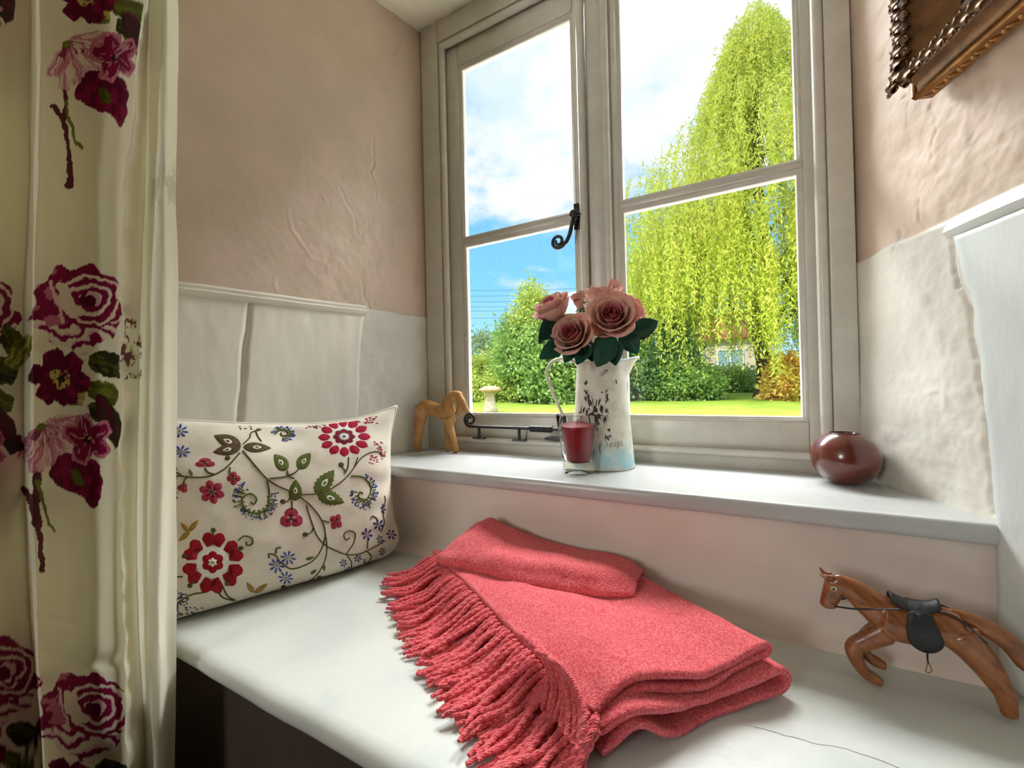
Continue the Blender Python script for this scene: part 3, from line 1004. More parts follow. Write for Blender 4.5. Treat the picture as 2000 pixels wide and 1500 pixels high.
def peony(cx, cy, rx, ry):
    dx, dy = (wx - cx) / rx, (wy - cy) / ry
    r = np.hypot(dx, dy)
    th = np.arctan2(dy, dx)
    edge = 1 + 0.07 * np.sin(th * 9 + 1) + 0.05 * np.sin(th * 5)
    body = r < edge
    paint(body, MAG)
    # outer lower petals: pale with magenta rims
    nz_ = fbm(dx * 3.2, dy * 3.2, seed=int(cx), oct=3)
    low = body & (dy > 0.22 + 0.10 * np.sin(dx * 6))
    fr_ = (dy * 3.1 + 0.45 * np.sin(dx * 5.0) + 0.35 * nz_) % 1.0
    paint(low & (fr_ < 0.55), CREAMY)
    paint(low & (fr_ > 0.42) & (fr_ < 0.6), PALE)
    left = body & (dx < -0.35) & (dy < 0.4)
    paint(left & (nz_ > 0.15), PINK)
    # cup: nested arcs around the heart
    ex, ey = dx - 0.25, dy + 0.18
    rr = np.hypot(ex, ey * 1.25)
    te = np.arctan2(ey, ex)
    arcs = (rr * 4.2 + 0.18 * np.sin(te * 3 + 0.6) + 0.22 * nz_) % 1.0
    cup = (rr < 0.82) & body
    paint(cup, MAG)
    paint(cup & (arcs > 0.62) & (rr > 0.26), PALE)
    paint(cup & (arcs > 0.74) & (rr > 0.26), CREAMY)
    paint((rr < 0.24), WINE)
    paint((np.hypot(ex - 0.06, ey + 0.02) < 0.20) & (np.hypot(ex + 0.03, ey - 0.04) > 0.17), PALE)
    wh = in_poly(smooth_poly([(cx - 0.5 * rx, cy - 0.52 * ry), (cx - 0.22 * rx, cy - 0.50 * ry), (cx - 0.1 * rx, cy - 0.1 * ry), (cx + 0.1 * rx, cy + 0.16 * ry), (cx - 0.3 * rx, cy + 0.10 * ry)]))
    paint(wh, CREAMY)
    stroke([(cx - 0.62 * rx, cy - 0.6 * ry), (cx - 0.5 * rx, cy - 0.1 * ry), (cx - 0.35 * rx, cy + 0.35 * ry)], 3, PALE)


def anemone(cx, cy, R):
    for k in range(6):
        m, q, t = petal_mask(cx, cy, R, R * 0.62, k * 60 + 12)
        paint(m, WINE)
        st = fbm(q * 2, t * 5, seed=k + 90, oct=2)
        paint(m & (st > 0.3), MAG)
    q = np.hypot(wx - cx, wy - cy)
    paint((q < R * 0.34) & (fbm(wx / 4, wy / 4, seed=5, oct=2) > -0.15), GOLD)
    paint(q < R * 0.13, DKG)


def wine_leaf(pts, mid):
    m = in_poly(smooth_poly(pts))
    paint(m, WINE)
    paint(m & (fbm(wx / 14, wy / 22, seed=int(pts[0][0]), oct=3) > 0.25), MAG)
    paint(in_poly(smooth_poly(mid)), OLIVE)


def bouquet(ox, oy, full=True):
    """whole repeat; ox, oy = centre of the peony"""
    def at_(pts):
        return [(x + ox, y + oy) for x, y in pts]
    # leaves behind
    leaf(ox + 5, oy + 150, 78, 34, 20, OLIVE, GRN)
    leaf(ox - 60, oy + 165, 70, 32, 10, GRN, GOLD)
    leaf(ox + 20, oy + 100, 70, 42, 15, DKG, OLIVE)
    leaf(ox + 20, oy + 185, 80, 30, 45, DKG, OLIVE)
    leaf(ox + 35, oy + 170, 110, 34, 62, DKG, WINE)
    # stems
    stroke(at_([(-85, 280), (-78, 330), (-82, 390), (-74, 450), (-68, 512)]), 5, STEM)
    stroke(at_([(-78, 340), (-72, 380), (-58, 425), (-45, 438)]), 3, GRN)
    stroke(at_([(-104, 350), (-90, 370), (-82, 400)]), 5, STEM)
    if full:
        peony(ox, oy, 88, 84)
    anemone(ox - 36, oy + 138, 56)
    fan_flower(ox - 75, oy + 232, 84, -10, 115, 7)
    wine_leaf(at_([(-38, 290), (-20, 285), (30, 300), (46, 330), (44, 365), (32, 392), (10, 372), (-30, 355), (-58, 335), (-55, 312)]), at_([(-16, 318), (0, 318), (12, 345), (-5, 345)]))
    pansy(ox + 16, oy + 258, 50)


bouquet(150, 606)
bouquet(206, -140)
bouquet(60, -760)
bouquet(-60, -220)
bouquet(-52, 690 - 70)
bouquet(166, 1402)
bouquet(-10, 1330)
leaf(8, 640, 80, 34, 60, OLIVE, DKG)
leaf(60, 660, 70, 30, 120, GRN, GOLD)
# the turned-back lining strip and hem roll carry no print but a sliver near the middle
lin = sstep(8.35, 8.15, pr)
keep = (pr > 5.6) & (sv > 628) & (sv < 745) & (fbm(wx / 9, wy / 14, seed=77, oct=3) > 0.12) & (pr < 8.0)
col2 = col.copy()
col[:] = col * (1 - lin[..., None]) + lining * lin[..., None]
paint(keep, GOLD, 0.5)
paint(keep & (fbm(wx / 6, wy / 9, seed=78, oct=2) > -0.05), WINE, 0.9)
spot = np.exp(-(((sv - 370) / 40) ** 2)) * (fbm(su / 9, sv / 20, seed=3, oct=3) > 0.1) * (pr < 4.2)
paint(spot, srgb(190, 180, 165), 0.5)

V, Fc = surf(PC)
m_curtain = mat('printed_curtain', (1, 1, 1), 0.75, 0.2, attr='print', bump=0.25, bump_scale=500, transl=0.42)
cur = obj('curtain', (V, Fc[:, ::-1]), m_curtain)
ca = cur.data.color_attributes.new('print', 'FLOAT_COLOR', 'POINT')
ca.data.foreach_set('color', np.concatenate([col, np.ones(col.shape[:2] + (1,))], -1).astype(np.float32).ravel())
tag(cur, 'cream curtain printed with magenta peonies hanging left of the window seat', 'curtain')


# ------------------------------------------------------------------ cushion
PIL_A = np.array([0.407, 0.913, 0.0])
PIL_N = np.array([0.913, -0.407, 0.0])
PIL_B = np.array([-0.10 * 0.913, 0.10 * 0.407, 0.995])
PIL_C = np.array([-0.872, -0.556, 0.650])


def pillow_pt(a, b, side=1.0):
    """surface of the cushion; a, b in -1..1 across and up, side = +1 front, -1 back"""
    a, b = np.asarray(a, float), np.asarray(b, float)
    # rounded lower right corner
    qa, qb = np.clip((a - 0.62) / 0.38, 0, 2), np.clip((-b - 0.45) / 0.55, 0, 2)
    qn_ = np.maximum(np.hypot(qa, qb), 1.0)
    a = np.where((qa > 0) & (qb > 0), 0.62 + 0.38 * qa / qn_, a)
    b = np.where((qa > 0) & (qb > 0), -0.45 - 0.55 * qb / qn_, b)
    w_ = 0.262 * (1 - 0.055 * (1 - b * b) * np.abs(a) ** 2)
    h_ = 0.190 * (1 - 0.085 * (1 - a * a) * np.abs(b) ** 2)
    ea = np.clip(1 - np.abs(a) ** 2.4, 0, 1) ** 0.55
    eb = np.clip(1 - np.abs(b) ** 2.4, 0, 1) ** 0.55
    T = 0.078 * ea * eb * (1 - 0.22 * b)
    # folds that run in from the edges and corners
    cr = 0.0045 * np.sin(b * 19 + a * 3) * np.clip((a - 0.55) / 0.45, 0, 1) * (1 - a ** 6)
    dip = -0.030 * np.exp(-(((a - 0.02) / 0.20) ** 2 + ((b - 0.86) / 0.16) ** 2))
    ripple = 0.0030 * fbm(a * 2.6 + 3, b * 2.2, seed=44, oct=3)
    T = T + side * 0 + (cr + dip * eb + ripple * ea * eb)
    P = PIL_C + a[..., None] * w_[..., None] * PIL_A + b[..., None] * h_[..., None] * PIL_B + side * T[..., None] * PIL_N
    P[..., 2] = P[..., 2] + 0.022 * np.clip(0.3 - a, 0, 1) * (b + 1) / 2
    # the pinched ears: upper right stands up, lower right is pushed out
    k = np.clip((a - 0.6) / 0.4, 0, 1) * np.clip((b - 0.6) / 0.4, 0, 1)
    P = P + (k ** 1.5)[..., None] * np.array([0.006, 0.014, 0.018])
    k = np.clip((a - 0.45) / 0.55, 0, 1) * np.clip((-b - 0.45) / 0.55, 0, 1)
    P = P + (k ** 1.2)[..., None] * np.array([0.014, 0.012, 0.030])
    z = P[..., 2]
    P[..., 2] = np.where(z < SEAT + 0.012, SEAT + 0.0030 + 0.0090 * np.exp((np.minimum(z, SEAT + 0.012) - SEAT - 0.012) / 0.0105), z)
    return P
PIL_KA = [-0.0137, -0.0389, 0.0369, -0.0089, 0.081, 0.0522, 0.8792, -0.052, 0.0759, 0.144, 0.1148, 0.1558, -0.0045, -0.0912, 0.1171, 0.0808, -0.0706, -0.1703, 0.093, -0.0857, 0.0739]
PIL_KB = [-0.0052, -1.1268, 0.1531, -0.242, -0.5175, -0.3463, -0.1823, -0.1589, -0.1446, -0.7036, -0.62, -0.0211, -0.0915, -0.453, -0.2473, -0.05, -0.1572, -0.1357, -0.1573, -0.1226, -0.0898]


m_linen = mat('cream_linen', srgb(234, 226, 208), 0.85, 0.15, var=srgb(226, 216, 198), var_scale=20, bump=0.35, bump_scale=700, sheen=0.1)
cu = empty('cushion', (-0.872, -0.556, SEAT), 'cream cushion embroidered with red and blue flowers on the seat', 'cushion')
N_ = 130
ga = np.sin(np.linspace(-np.pi / 2, np.pi / 2, N_))
ga = 0.6 * ga + 0.4 * np.linspace(-1, 1, N_)
AA, BB = np.meshgrid(ga, ga, indexing='ij')
fa = surf(pillow_pt(AA, BB, 1.0))
fb = surf(pillow_pt(AA, BB, -1.0))
obj('cushion_cover', (np.concatenate([fa[0], fb[0]]), np.concatenate([fa[1], fb[1][:, ::-1] + N_ * N_])), m_linen, cu)
ed = [(t, 1) for t in np.linspace(-1, 1, 50)] + [(1, t) for t in np.linspace(1, -1, 50)] + [(t, -1) for t in np.linspace(1, -1, 50)]
ed = np.array(ed)
obj('edge_seam', tube(pillow_pt(ed[:, 0], ed[:, 1]), 0.0028, 8), m_linen, cu)

THR = {k: mat('thread_' + k, srgb(*v), 0.7, 0.2, var=srgb(*[int(q * (0.95 if k == 'white' else 0.78)) for q in v]), var_scale=160, bump=0.5, bump_scale=600) for k, v in dict(
    red=(170, 18, 38), crimson=(190, 18, 62), rose=(188, 62, 84), deep_rose=(140, 28, 52), blue=(78, 102, 178), navy=(70, 72, 140), green=(104, 118, 50),
    brown=(104, 84, 56), gold=(176, 140, 66), white=(244, 240, 228), vine=(92, 90, 52)).items()}
_D = 5


def sheet_to_ab(p):
    p = np.asarray(p, float).reshape(-1, 2)
    X, Y = (p[:, 0] - 850) / 850, (p[:, 1] - 750) / 750
    Mx = np.stack([X ** i * Y ** j for i in range(_D + 1) for j in range(_D + 1 - i)], 1)
    return np.clip(Mx @ np.array(PIL_KA), -0.985, 0.985), np.clip(Mx @ np.array(PIL_KB), -0.975, 0.975)


def on_pillow(p, lift):
    a, b = sheet_to_ab(p)
    e = 0.004
    P = pillow_pt(a, b)
    n = np.cross(pillow_pt(a + e, b) - pillow_pt(a - e, b), pillow_pt(a, b + e) - pillow_pt(a, b - e))
    n /= np.linalg.norm(n, axis=1, keepdims=True) + 1e-12
    s_ = np.sign(n @ PIL_N)
    s_[s_ == 0] = 1
    return P + n * s_[:, None] * np.asarray(lift).reshape(-1, 1), n * s_[:, None]


class Emb:
    """one embroidered motif: raised satin-stitch patches and stem stitches on the cushion"""
    def __init__(self):
        self.V, self.F, self.M, self.mats = [], [], [], []
        self.n = 0

    def add(self, V, Fc, key):
        m = THR[key]
        if m not in self.mats:
            self.mats.append(m)
        k = self.mats.index(m)
        self.V.append(V)
        for f in Fc:
            self.F.append(tuple(int(i) + self.n for i in f))
            self.M.append(k)
        self.n += len(V)

    def fill(self, pts, key, lift=0.0014, rings=3, centre=None):
        p = np.asarray(pts, float)
        c = p.mean(0) if centre is None else np.asarray(centre, float)
        L, H = [c[None]], [[lift]]
        for r in range(1, rings + 1):
            L.append(c + (p - c) * r / rings)
            H.append(np.full(len(p), lift if r < rings else 0.0002))
        V, _ = on_pillow(np.concatenate(L), np.concatenate(H))
        n = len(p)
        Fc = [(0, 1 + i, 1 + (i + 1) % n) for i in range(n)]
        for r in range(rings - 1):
            for i in range(n):
                a, b = 1 + r * n + i, 1 + r * n + (i + 1) % n
                Fc.append((a, a + n, b + n, b))
        self.add(V, Fc, key)

    def stem(self, pts, key='vine', w=4.0, n=None):
        q = spline(pts, n or max(8, 5 * len(pts)))
        V, nn = on_pillow(q, 0.0004)
        r = w * 0.00036
        vf = tube(V, r, 6)
        self.add(vf[0], vf[1], key)

    def done(self, name):
        V = np.concatenate(self.V)
        return obj(name, (V, self.F), self.mats, cu, face_mat=self.M)


def lobed(cx, cy, rx, ry, n, amp, rot=0.0, k=72, sharp=1.0):
    t = np.arange(k) / k * 2 * np.pi
    r = 1 - amp + amp * np.abs(np.cos((t - rot) * n / 2)) ** sharp
    return np.stack([cx + rx * r * np.cos(t), cy + ry * r * np.sin(t)], 1)


def petals(e, cx, cy, rx, ry, n, key, r0=0.3, wid=0.8, rot=0.0, lift=0.0014):
    for k in range(n):
        a = rot + k * 2 * np.pi / n
        s = np.linspace(0, 1, 14)
        half = wid * np.pi / n * np.sin(np.pi * np.clip(s * 0.92 + 0.06, 0, 1)) ** 0.6
        rr = r0 + (1 - r0) * s
        up = np.stack([rr * np.cos(a + half), rr * np.sin(a + half)], 1)
        dn = np.stack([rr * np.cos(a - half), rr * np.sin(a - half)], 1)[::-1]
        tip = np.array([[1.04 * np.cos(a), 1.04 * np.sin(a)]])
        p = np.concatenate([up, tip, dn]) * (rx, ry) + (cx, cy)
        e.fill(p, key, lift, 2)


def big_red(cx, cy, rx, ry):
    e = Emb()
    e.fill(lobed(cx, cy, rx * 0.60, ry * 0.60, 40, 0.14, k=160), 'white', 0.0006)
    for k in range(6):
        a = k * np.pi / 3 + 0.55
        # each petal: two-lobed outer edge, toothed inner edge
        t = np.linspace(-0.47, 0.47, 21)
        outer = np.stack([(1 - 0.10 * np.abs(np.sin(t * 6.7 + np.pi / 2)) ** 3 - 0.55 * np.clip(np.abs(t) - 0.36, 0, 1)) * np.cos(a + t), (1 - 0.10 * np.abs(np.sin(t * 6.7 + np.pi / 2)) ** 3 - 0.55 * np.clip(np.abs(t) - 0.36, 0, 1)) * np.sin(a + t)], 1)
        ti = np.linspace(0.44, -0.44, 19)
        ri = np.where(np.arange(19) % 2 == 0, 0.64, 0.50)
        inner = np.stack([ri * np.cos(a + ti), ri * np.sin(a + ti)], 1)
        p = np.concatenate([outer, inner]) * (rx, ry) + (cx, cy)
        e.fill(p, 'red', 0.0016, 2, centre=(cx + 0.8 * rx * np.cos(a), cy + 0.8 * ry * np.sin(a)))
    e.fill(lobed(cx, cy, rx * 0.40, ry * 0.40, 6, 0.22, rot=0.5), 'red', 0.0018)
    e.fill(lobed(cx, cy, rx * 0.20, ry * 0.20, 6, 0.4, rot=0.5), 'white', 0.0024)
    e.fill(lobed(cx, cy, rx * 0.07, ry * 0.07, 6, 0.2), 'gold', 0.003)
    e.done('embroidered_flower')


big_red(360, 1088, 212, 205)
e = Emb()
e.fill(lobed(1237, 250, 120, 88, 12, 0.1), 'white', 0.0006)
petals(e, 1237, 250, 172, 132, 12, 'crimson', 0.52, 0.92)
e.fill(lobed(1237, 250, 84, 62, 8, 0.20), 'deep_rose', 0.0016)
e.fill(lobed(1237, 250, 50, 36, 8, 0.2), 'white', 0.0022)
for k in range(8):
    e.fill(lobed(1237 + 33 * np.cos(k * .785), 250 + 24 * np.sin(k * .785), 6, 5, 4, 0.1, k=12), 'gold', 0.003)
e.fill(lobed(1237, 250, 15, 11, 5, 0.1, k=24), 'blue', 0.003)
e.done('embroidered_flower')


def small_flower(cx, cy, rx, ry, n, k1, k2, rot=0.0, r0=0.12):
    e = Emb()
    petals(e, cx, cy, rx, ry, n, k1, r0, 1.0, rot)
    petals(e, cx, cy, rx * 0.66, ry * 0.66, n, k2, 0.15, 0.6, rot, 0.0020)
    e.fill(lobed(cx, cy, rx * 0.18, ry * 0.18, 5, 0.2, k=20), 'brown', 0.0026)
    e.done('embroidered_flower')


small_flower(355, 618, 86, 78, 6, 'rose', 'deep_rose', 0.3)
small_flower(312, 425, 70, 34, 3, 'rose', 'rose', 0.5)
small_flower(502, 527, 46, 44, 4, 'rose', 'deep_rose')
small_flower(886, 790, 80, 72, 3, 'rose', 'deep_rose', 0.5)
small_flower(1182, 818, 44, 56, 4, 'rose', 'deep_rose', 0.6)
small_flower(160, 592, 38, 34, 3, 'rose', 'deep_rose', 1.0)


def blue_flower(cx, cy, r, ry=None, key='blue', n=8):
    e = Emb()
    petals(e, cx, cy, r, ry or r * 0.72, n, key, 0.18, 0.55, 0.2)
    e.fill(lobed(cx, cy, r * 0.14, r * 0.12, 5, 0.1, k=14), 'gold', 0.0022)
    e.done('embroidered_flower')


for q in [(145, 208, 60), (155, 343, 60), (75, 650, 52, 50), (860, 1058, 54, 48), (783, 1108, 54, 50), (840, 1188, 50, 42)]:
    blue_flower(*q)
for q in [(1390, 900, 38, 42), (1462, 832, 38, 40), (1494, 728, 20, 36), (1545, 897, 32, 38), (1472, 930, 22, 30), (1480, 1012, 20, 32), (1232, 1082, 28, 26), (1284, 1126, 40, 24), (1328, 1052, 28, 24)]:
    blue_flower(*q, key='navy', n=6)


def leaf_emb(base, tip, wd, key, serr=0, inner='white'):
    b, t = np.array(base, float), np.array(tip, float)
    d = t - b
    nrm = np.array([-d[1], d[0]]) / np.linalg.norm(d)
    s = np.linspace(0, 1, 22)
    prof = np.sin(np.pi * s ** 0.75) ** 0.8
    z = (1 + (0.22 * (np.arange(22) % 3 == 0) if serr else 0))
    L = b + d * s[:, None] + nrm * (wd * prof * z)[:, None]
    Rr = b + d * s[:, None] - nrm * (wd * prof * z)[:, None]
    e = Emb()
    e.fill(np.concatenate([L, Rr[::-1][1:-1]]), key, 0.0016, 3)
    c = b + d * 0.48
    L2 = c + (np.concatenate([L, Rr[::-1][1:-1]]) - c) * 0.5
    if inner:
        e.fill(L2, inner, 0.0021, 2)
        e.fill(c + (L2 - c) * 0.5, key, 0.0026, 2)
    e.done('embroidered_leaf')


leaf_emb((855, 470), (765, 370), 44, 'green')
leaf_emb((925, 462), (1010, 358), 44, 'green')
leaf_emb((912, 672), (912, 530), 44, 'green')
leaf_emb((1045, 628), (1168, 470), 50, 'green', 1)
leaf_emb((1058, 622), (1236, 690), 46, 'green', 1)
leaf_emb((545, 318), (368, 240), 46, 'brown')
leaf_emb((545, 322), (362, 355), 40, 'brown')
leaf_emb((560, 320), (748, 330), 34, 'brown')
for bq, tq in [((195, 880), (140, 820)), ((195, 880), (262, 800)), ((200, 880), (125, 945)), ((630, 1280), (585, 1215)), ((635, 1285), (722, 1220)), ((60, 1290), (55, 1170))]:
    leaf_emb(bq, tq, 18, 'gold', 0, None)
for bq, tq in [((225, 512), (205, 462)), ((975, 1068), (1035, 1050)), ((1095, 1095), (1100, 1140)), ((1005, 1160), (1050, 1132)), ((640, 205), (680, 200))]:
    leaf_emb(bq, tq, 11, 'green', 0, None)

e = Emb()
for p in [[(60, 540), (130, 512), (220, 520), (330, 515), (420, 480), (480, 430), (540, 360)],
          [(70, 425), (90, 470), (150, 505)], [(120, 470), (105, 425), (110, 385)], [(162, 570), (175, 535), (195, 520)], [(312, 455), (330, 485), (372, 500)], [(478, 455), (478, 490), (495, 510)],
          [(560, 345), (640, 440), (720, 525), (790, 570), (870, 605), (950, 650), (1030, 720), (1085, 800), (1110, 880), (1100, 960), (1050, 1050), (980, 1100), (880, 1130), (820, 1095)],
          [(560, 300), (600, 260), (610, 225), (650, 205)], [(640, 215), (655, 250), (680, 285)],
          [(740, 525), (830, 515), (900, 490), (935, 460)], [(855, 475), (868, 510), (905, 525)], [(722, 540), (738, 600), (738, 660)],
          [(955, 628), (1045, 625), (1130, 600), (1220, 545), (1290, 470), (1325, 390)], [(1265, 390), (1260, 450), (1240, 495)], [(1215, 440), (1235, 470), (1245, 495)],
          [(1290, 470), (1350, 390), (1420, 352), (1465, 350), (1490, 370)],
          [(985, 700), (1010, 780), (1035, 860), (1060, 920), (1110, 975), (1180, 1010), (1260, 1030), (1350, 1020), (1430, 980), (1500, 938)], [(980, 900), (1015, 890), (1030, 860)],
          [(1110, 890), (1120, 970), (1110, 1060), (1060, 1150), (1000, 1210), (940, 1240)], [(875, 620), (890, 680), (890, 760)], [(840, 680), (870, 665), (880, 635)], [(1085, 805), (1140, 822)],
          [(1250, 1030), (1300, 960), (1310, 900), (1270, 880), (1235, 905), (1250, 940), (1275, 925)], [(1390, 1010), (1415, 1040), (1400, 1080), (1375, 1082), (1372, 1055)],
          [(530, 940), (570, 908), (620, 920), (625, 960), (590, 970), (585, 945)], [(805, 1090), (780, 1045), (735, 1030), (735, 1060)], [(780, 1030), (785, 995), (815, 988)],
          [(430, 1245), (460, 1300), (510, 1328)], [(395, 1270), (430, 1310), (500, 1330)], [(80, 1188), (160, 1185)], [(310, 1285), (230, 1300), (150, 1340), (110, 1400)],
          [(1500, 640), (1505, 680), (1490, 740), (1500, 820), (1480, 880)], [(1410, 800), (1420, 780), (1450, 795), (1455, 830)], [(1255, 1035), (1285, 1070), (1290, 1110)], [(1395, 935), (1390, 990)]]:
    e.stem(p)
for (x, y) in [(462, 392), (830, 675), (978, 902), (1215, 437), (362, 870), (165, 1045), (210, 1245), (460, 1228), (548, 992), (1070, 1185), (825, 1250)]:
    e.fill(lobed(x, y, 19, 17, 5, 0.1, k=18), 'vine', 0.002)
for p in [[(362, 870), (360, 905)], [(165, 1045), (215, 1050)], [(210, 1245), (245, 1210)], [(460, 1228), (440, 1195)], [(548, 992), (510, 1015)]]:
    e.stem(p, 'vine', 3.5, 6)
e.done('embroidered_vine')


def fern(path, ring, seed, n=90, r=(0.78, 1.18), span=(0, 2 * np.pi)):
    """green curl with a halo of tiny blue knots"""
    e = Emb()
    e.stem(path, 'green', 5.0, 50)
    rs = np.random.RandomState(seed)
    cx, cy, rx, ry = ring
    for k in range(n):
        a = span[0] + (span[1] - span[0]) * rs.rand()
        q = r[0] + (r[1] - r[0]) * rs.rand()
        x, y = cx + rx * q * np.cos(a), cy + ry * q * np.sin(a)
        s = 5 + 4 * rs.rand()
        e.fill(lobed(x, y, s, s * 0.8, 4, 0.1, k=8), 'blue' if rs.rand() < 0.6 else 'navy', 0.0014, 1)
        if k % 3 == 0:
            e.stem([(cx + rx * 0.72 * np.cos(a), cy + ry * 0.72 * np.sin(a)), (x, y)], 'green', 2.0, 4)
    for k in range(12):
        a = span[0] + (span[1] - span[0]) * (k + 0.5) / 12
        e.fill(lobed(cx + rx * 0.66 * np.cos(a), cy + ry * 0.66 * np.sin(a), 13, 7, 2, 0.5, rot=a, k=12), 'green', 0.0014, 1)
    e.done('embroidered_fern')


fern([(738, 640), (728, 715), (655, 752), (580, 725), (560, 660), (610, 625), (655, 655), (640, 692), (615, 680)], (650, 660, 132, 118), 1, 110, span=(-0.4, 4.2))
fern([(1280, 512), (1360, 522), (1408, 590), (1380, 665), (1330, 655), (1335, 620), (1355, 630)], (1360, 610, 78, 112), 2, 90, span=(-1.4, 3.2))
fern([(770, 235), (800, 205), (850, 210), (860, 240), (820, 245), (810, 225)], (820, 232, 78, 48), 3, 70, span=(-3.0, 1.6))
e = Emb()
rs = np.random.RandomState(4)
for (cx, cy, rx, ry, n, key) in [(1045, 165, 70, 22, 24, 'deep_rose'), (1395, 138, 60, 26, 24, 'rose'), (1460, 308, 28, 30, 16, 'rose'), (1425, 402, 28, 30, 16, 'rose'), (1490, 372, 20, 30, 14, 'rose'), (130, 1320, 70, 50, 40, 'navy'), (90, 1400, 50, 45, 30, 'blue'), (250, 1400, 70, 22, 22, 'navy'), (570, 190, 40, 10, 8, 'brown')]:
    for k in range(n):
        x, y = cx + rx * rs.uniform(-1, 1), cy + ry * rs.uniform(-1, 1)
        e.fill(lobed(x, y, 9, 5, 2, 0.3, rot=rs.rand() * 3, k=10), key, 0.0014, 1)
for bq in [(120, 1380), (160, 1345), (190, 1325), (150, 1420), (240, 1415)]:
    e.fill(lobed(bq[0], bq[1], 20, 10, 2, 0.4, rot=0.7, k=14), 'green', 0.0014, 1)
e.done('embroidered_spray')['kind'] = 'stuff'


# ------------------------------------------------------------------ folded throw
def wool(name, c1, c2, c3):
    m = bpy.data.materials.new(name)
    m.use_nodes = True
    t = NT(m.node_tree)
    out = t.n('ShaderNodeOutputMaterial')
    b = t.n('ShaderNodeBsdfPrincipled')
    b.inputs['Roughness'].default_value = 0.9
    b.inputs['Specular IOR Level'].default_value = 0.1
    b.inputs['Sheen Weight'].default_value = 0.25
    b.inputs['Sheen Tint'].default_value = (1.0, 0.7, 0.7, 1)
    co = t.n('ShaderNodeTexCoord')
    n1 = t.n('ShaderNodeTexNoise', i_Vector=co.outputs['Object'], i_Scale=330.0, i_Detail=3.0, i_Roughness=0.7)
    n2 = t.n('ShaderNodeTexNoise', i_Vector=co.outputs['Object'], i_Scale=55.0, i_Detail=5.0, i_Roughness=0.7)
    cc = t.mix(t.maprange(n1.outputs[0], 0.38, 0.66), c1, c2)
    cc = t.mix(t.maprange(n2.outputs[0], 0.56, 0.78), cc, c3)
    t.link(cc, b.inputs['Base Color'])
    mp = t.n('ShaderNodeMapping', i_Vector=co.outputs['Object'])
    mp.inputs['Rotation'].default_value = (0, 0, 0.9)
    wv = t.n('ShaderNodeTexWave', i_Vector=mp.outputs[0], i_Scale=150.0, i_Distortion=3.0, i_Detail=2.0)
    hh = t.math('ADD', t.math('MULTIPLY', wv.outputs[1], 0.5), n1.outputs[0])
    bp = t.n('ShaderNodeBump', i_Strength=0.75, i_Distance=0.0016, i_Height=hh)
    t.link(bp.outputs[0], b.inputs['Normal'])
    t.link(b.outputs[0], out.inputs[0])
    return m


m_wool = wool('coral_wool', srgb(214, 72, 84), srgb(238, 128, 130), srgb(190, 52, 66))
m_yarn = wool('coral_yarn', srgb(214, 78, 88), srgb(236, 124, 126), srgb(192, 56, 68))
th = empty('throw', (-0.25, -0.48, SEAT), 'coral red wool throw with twisted fringe folded on the window seat', 'throw')
FL, FR = np.array([-0.140, -0.652]), np.array([0.046, -0.468])
BL, BR = np.array([-0.575, -0.405]), np.array([-0.168, -0.318])


def throw_xy(u, v):
    u, v = np.asarray(u)[..., None], np.asarray(v)[..., None]
    return (FL * (1 - u) + FR * u) * (1 - v) + (BL * (1 - u) + BR * u) * v


def layer_wave(u, v, k):
    """vertical undulation of layer k (0 = top)"""
    f = (1 - np.clip(v, 0, 1)) ** 1.5
    w_ = 0.006 * np.sin(u * 8.0 - 0.8 + 0.25 * k) * f
    w_ = w_ - 0.014 * np.exp(-(u / 0.16) ** 2) * f * (1 - k / 4.0)
    if k == 3:
        w_ = w_ + 0.020 * np.exp(-((u - 0.17) / 0.10) ** 2) * f
    if k == 2:
        w_ = w_ + 0.010 * np.exp(-((u - 0.14) / 0.12) ** 2) * f
    return w_ + 0.0022 * fbm(u * 5, v * 6, seed=60 + k, oct=3)


def hairpin(ztop, zbot, ktop, kbot, uf, bulge, v0, v1, nv=60):
    """two layers joined by a rounded fold at the right"""
    r = (ztop - zbot) / 2
    us = np.linspace(0.0, uf, 46)
    ang = np.linspace(0, np.pi, 13)[1:-1]
    vs = np.linspace(v0, v1, nv)
    rows_u = np.concatenate([us, uf + bulge * np.sin(ang), us[::-1]])
    zb = np.concatenate([np.full(46, ztop), (ztop + zbot) / 2 + r * np.cos(ang), np.full(46, zbot)])
    mixk = np.concatenate([np.zeros(46), (1 - np.cos(ang)) / 2, np.ones(46)])
    Uq, Vq = np.meshgrid(rows_u, vs, indexing='ij')
    mk = mixk[:, None]
    zz_ = zb[:, None] + layer_wave(Uq, Vq, ktop) * (1 - mk) + layer_wave(Uq, Vq, kbot) * mk
    xy = throw_xy(Uq, Vq + 0.012 * np.sin(Uq * 9 + ktop))
    zz_ = np.maximum(zz_, SEAT + 0.0068)
    return np.concatenate([xy, zz_[..., None]], -1)


TH = 0.0085
obj('folded_layer', sheet(hairpin(0.5415, 0.5275, 0, 1, 0.985, 0.035, 0.0, 1.0), TH), m_wool, th)
obj('folded_layer', sheet(hairpin(0.5145, 0.4870, 2, 3, 1.0, 0.085, -0.035, 0.98), TH), m_wool, th)

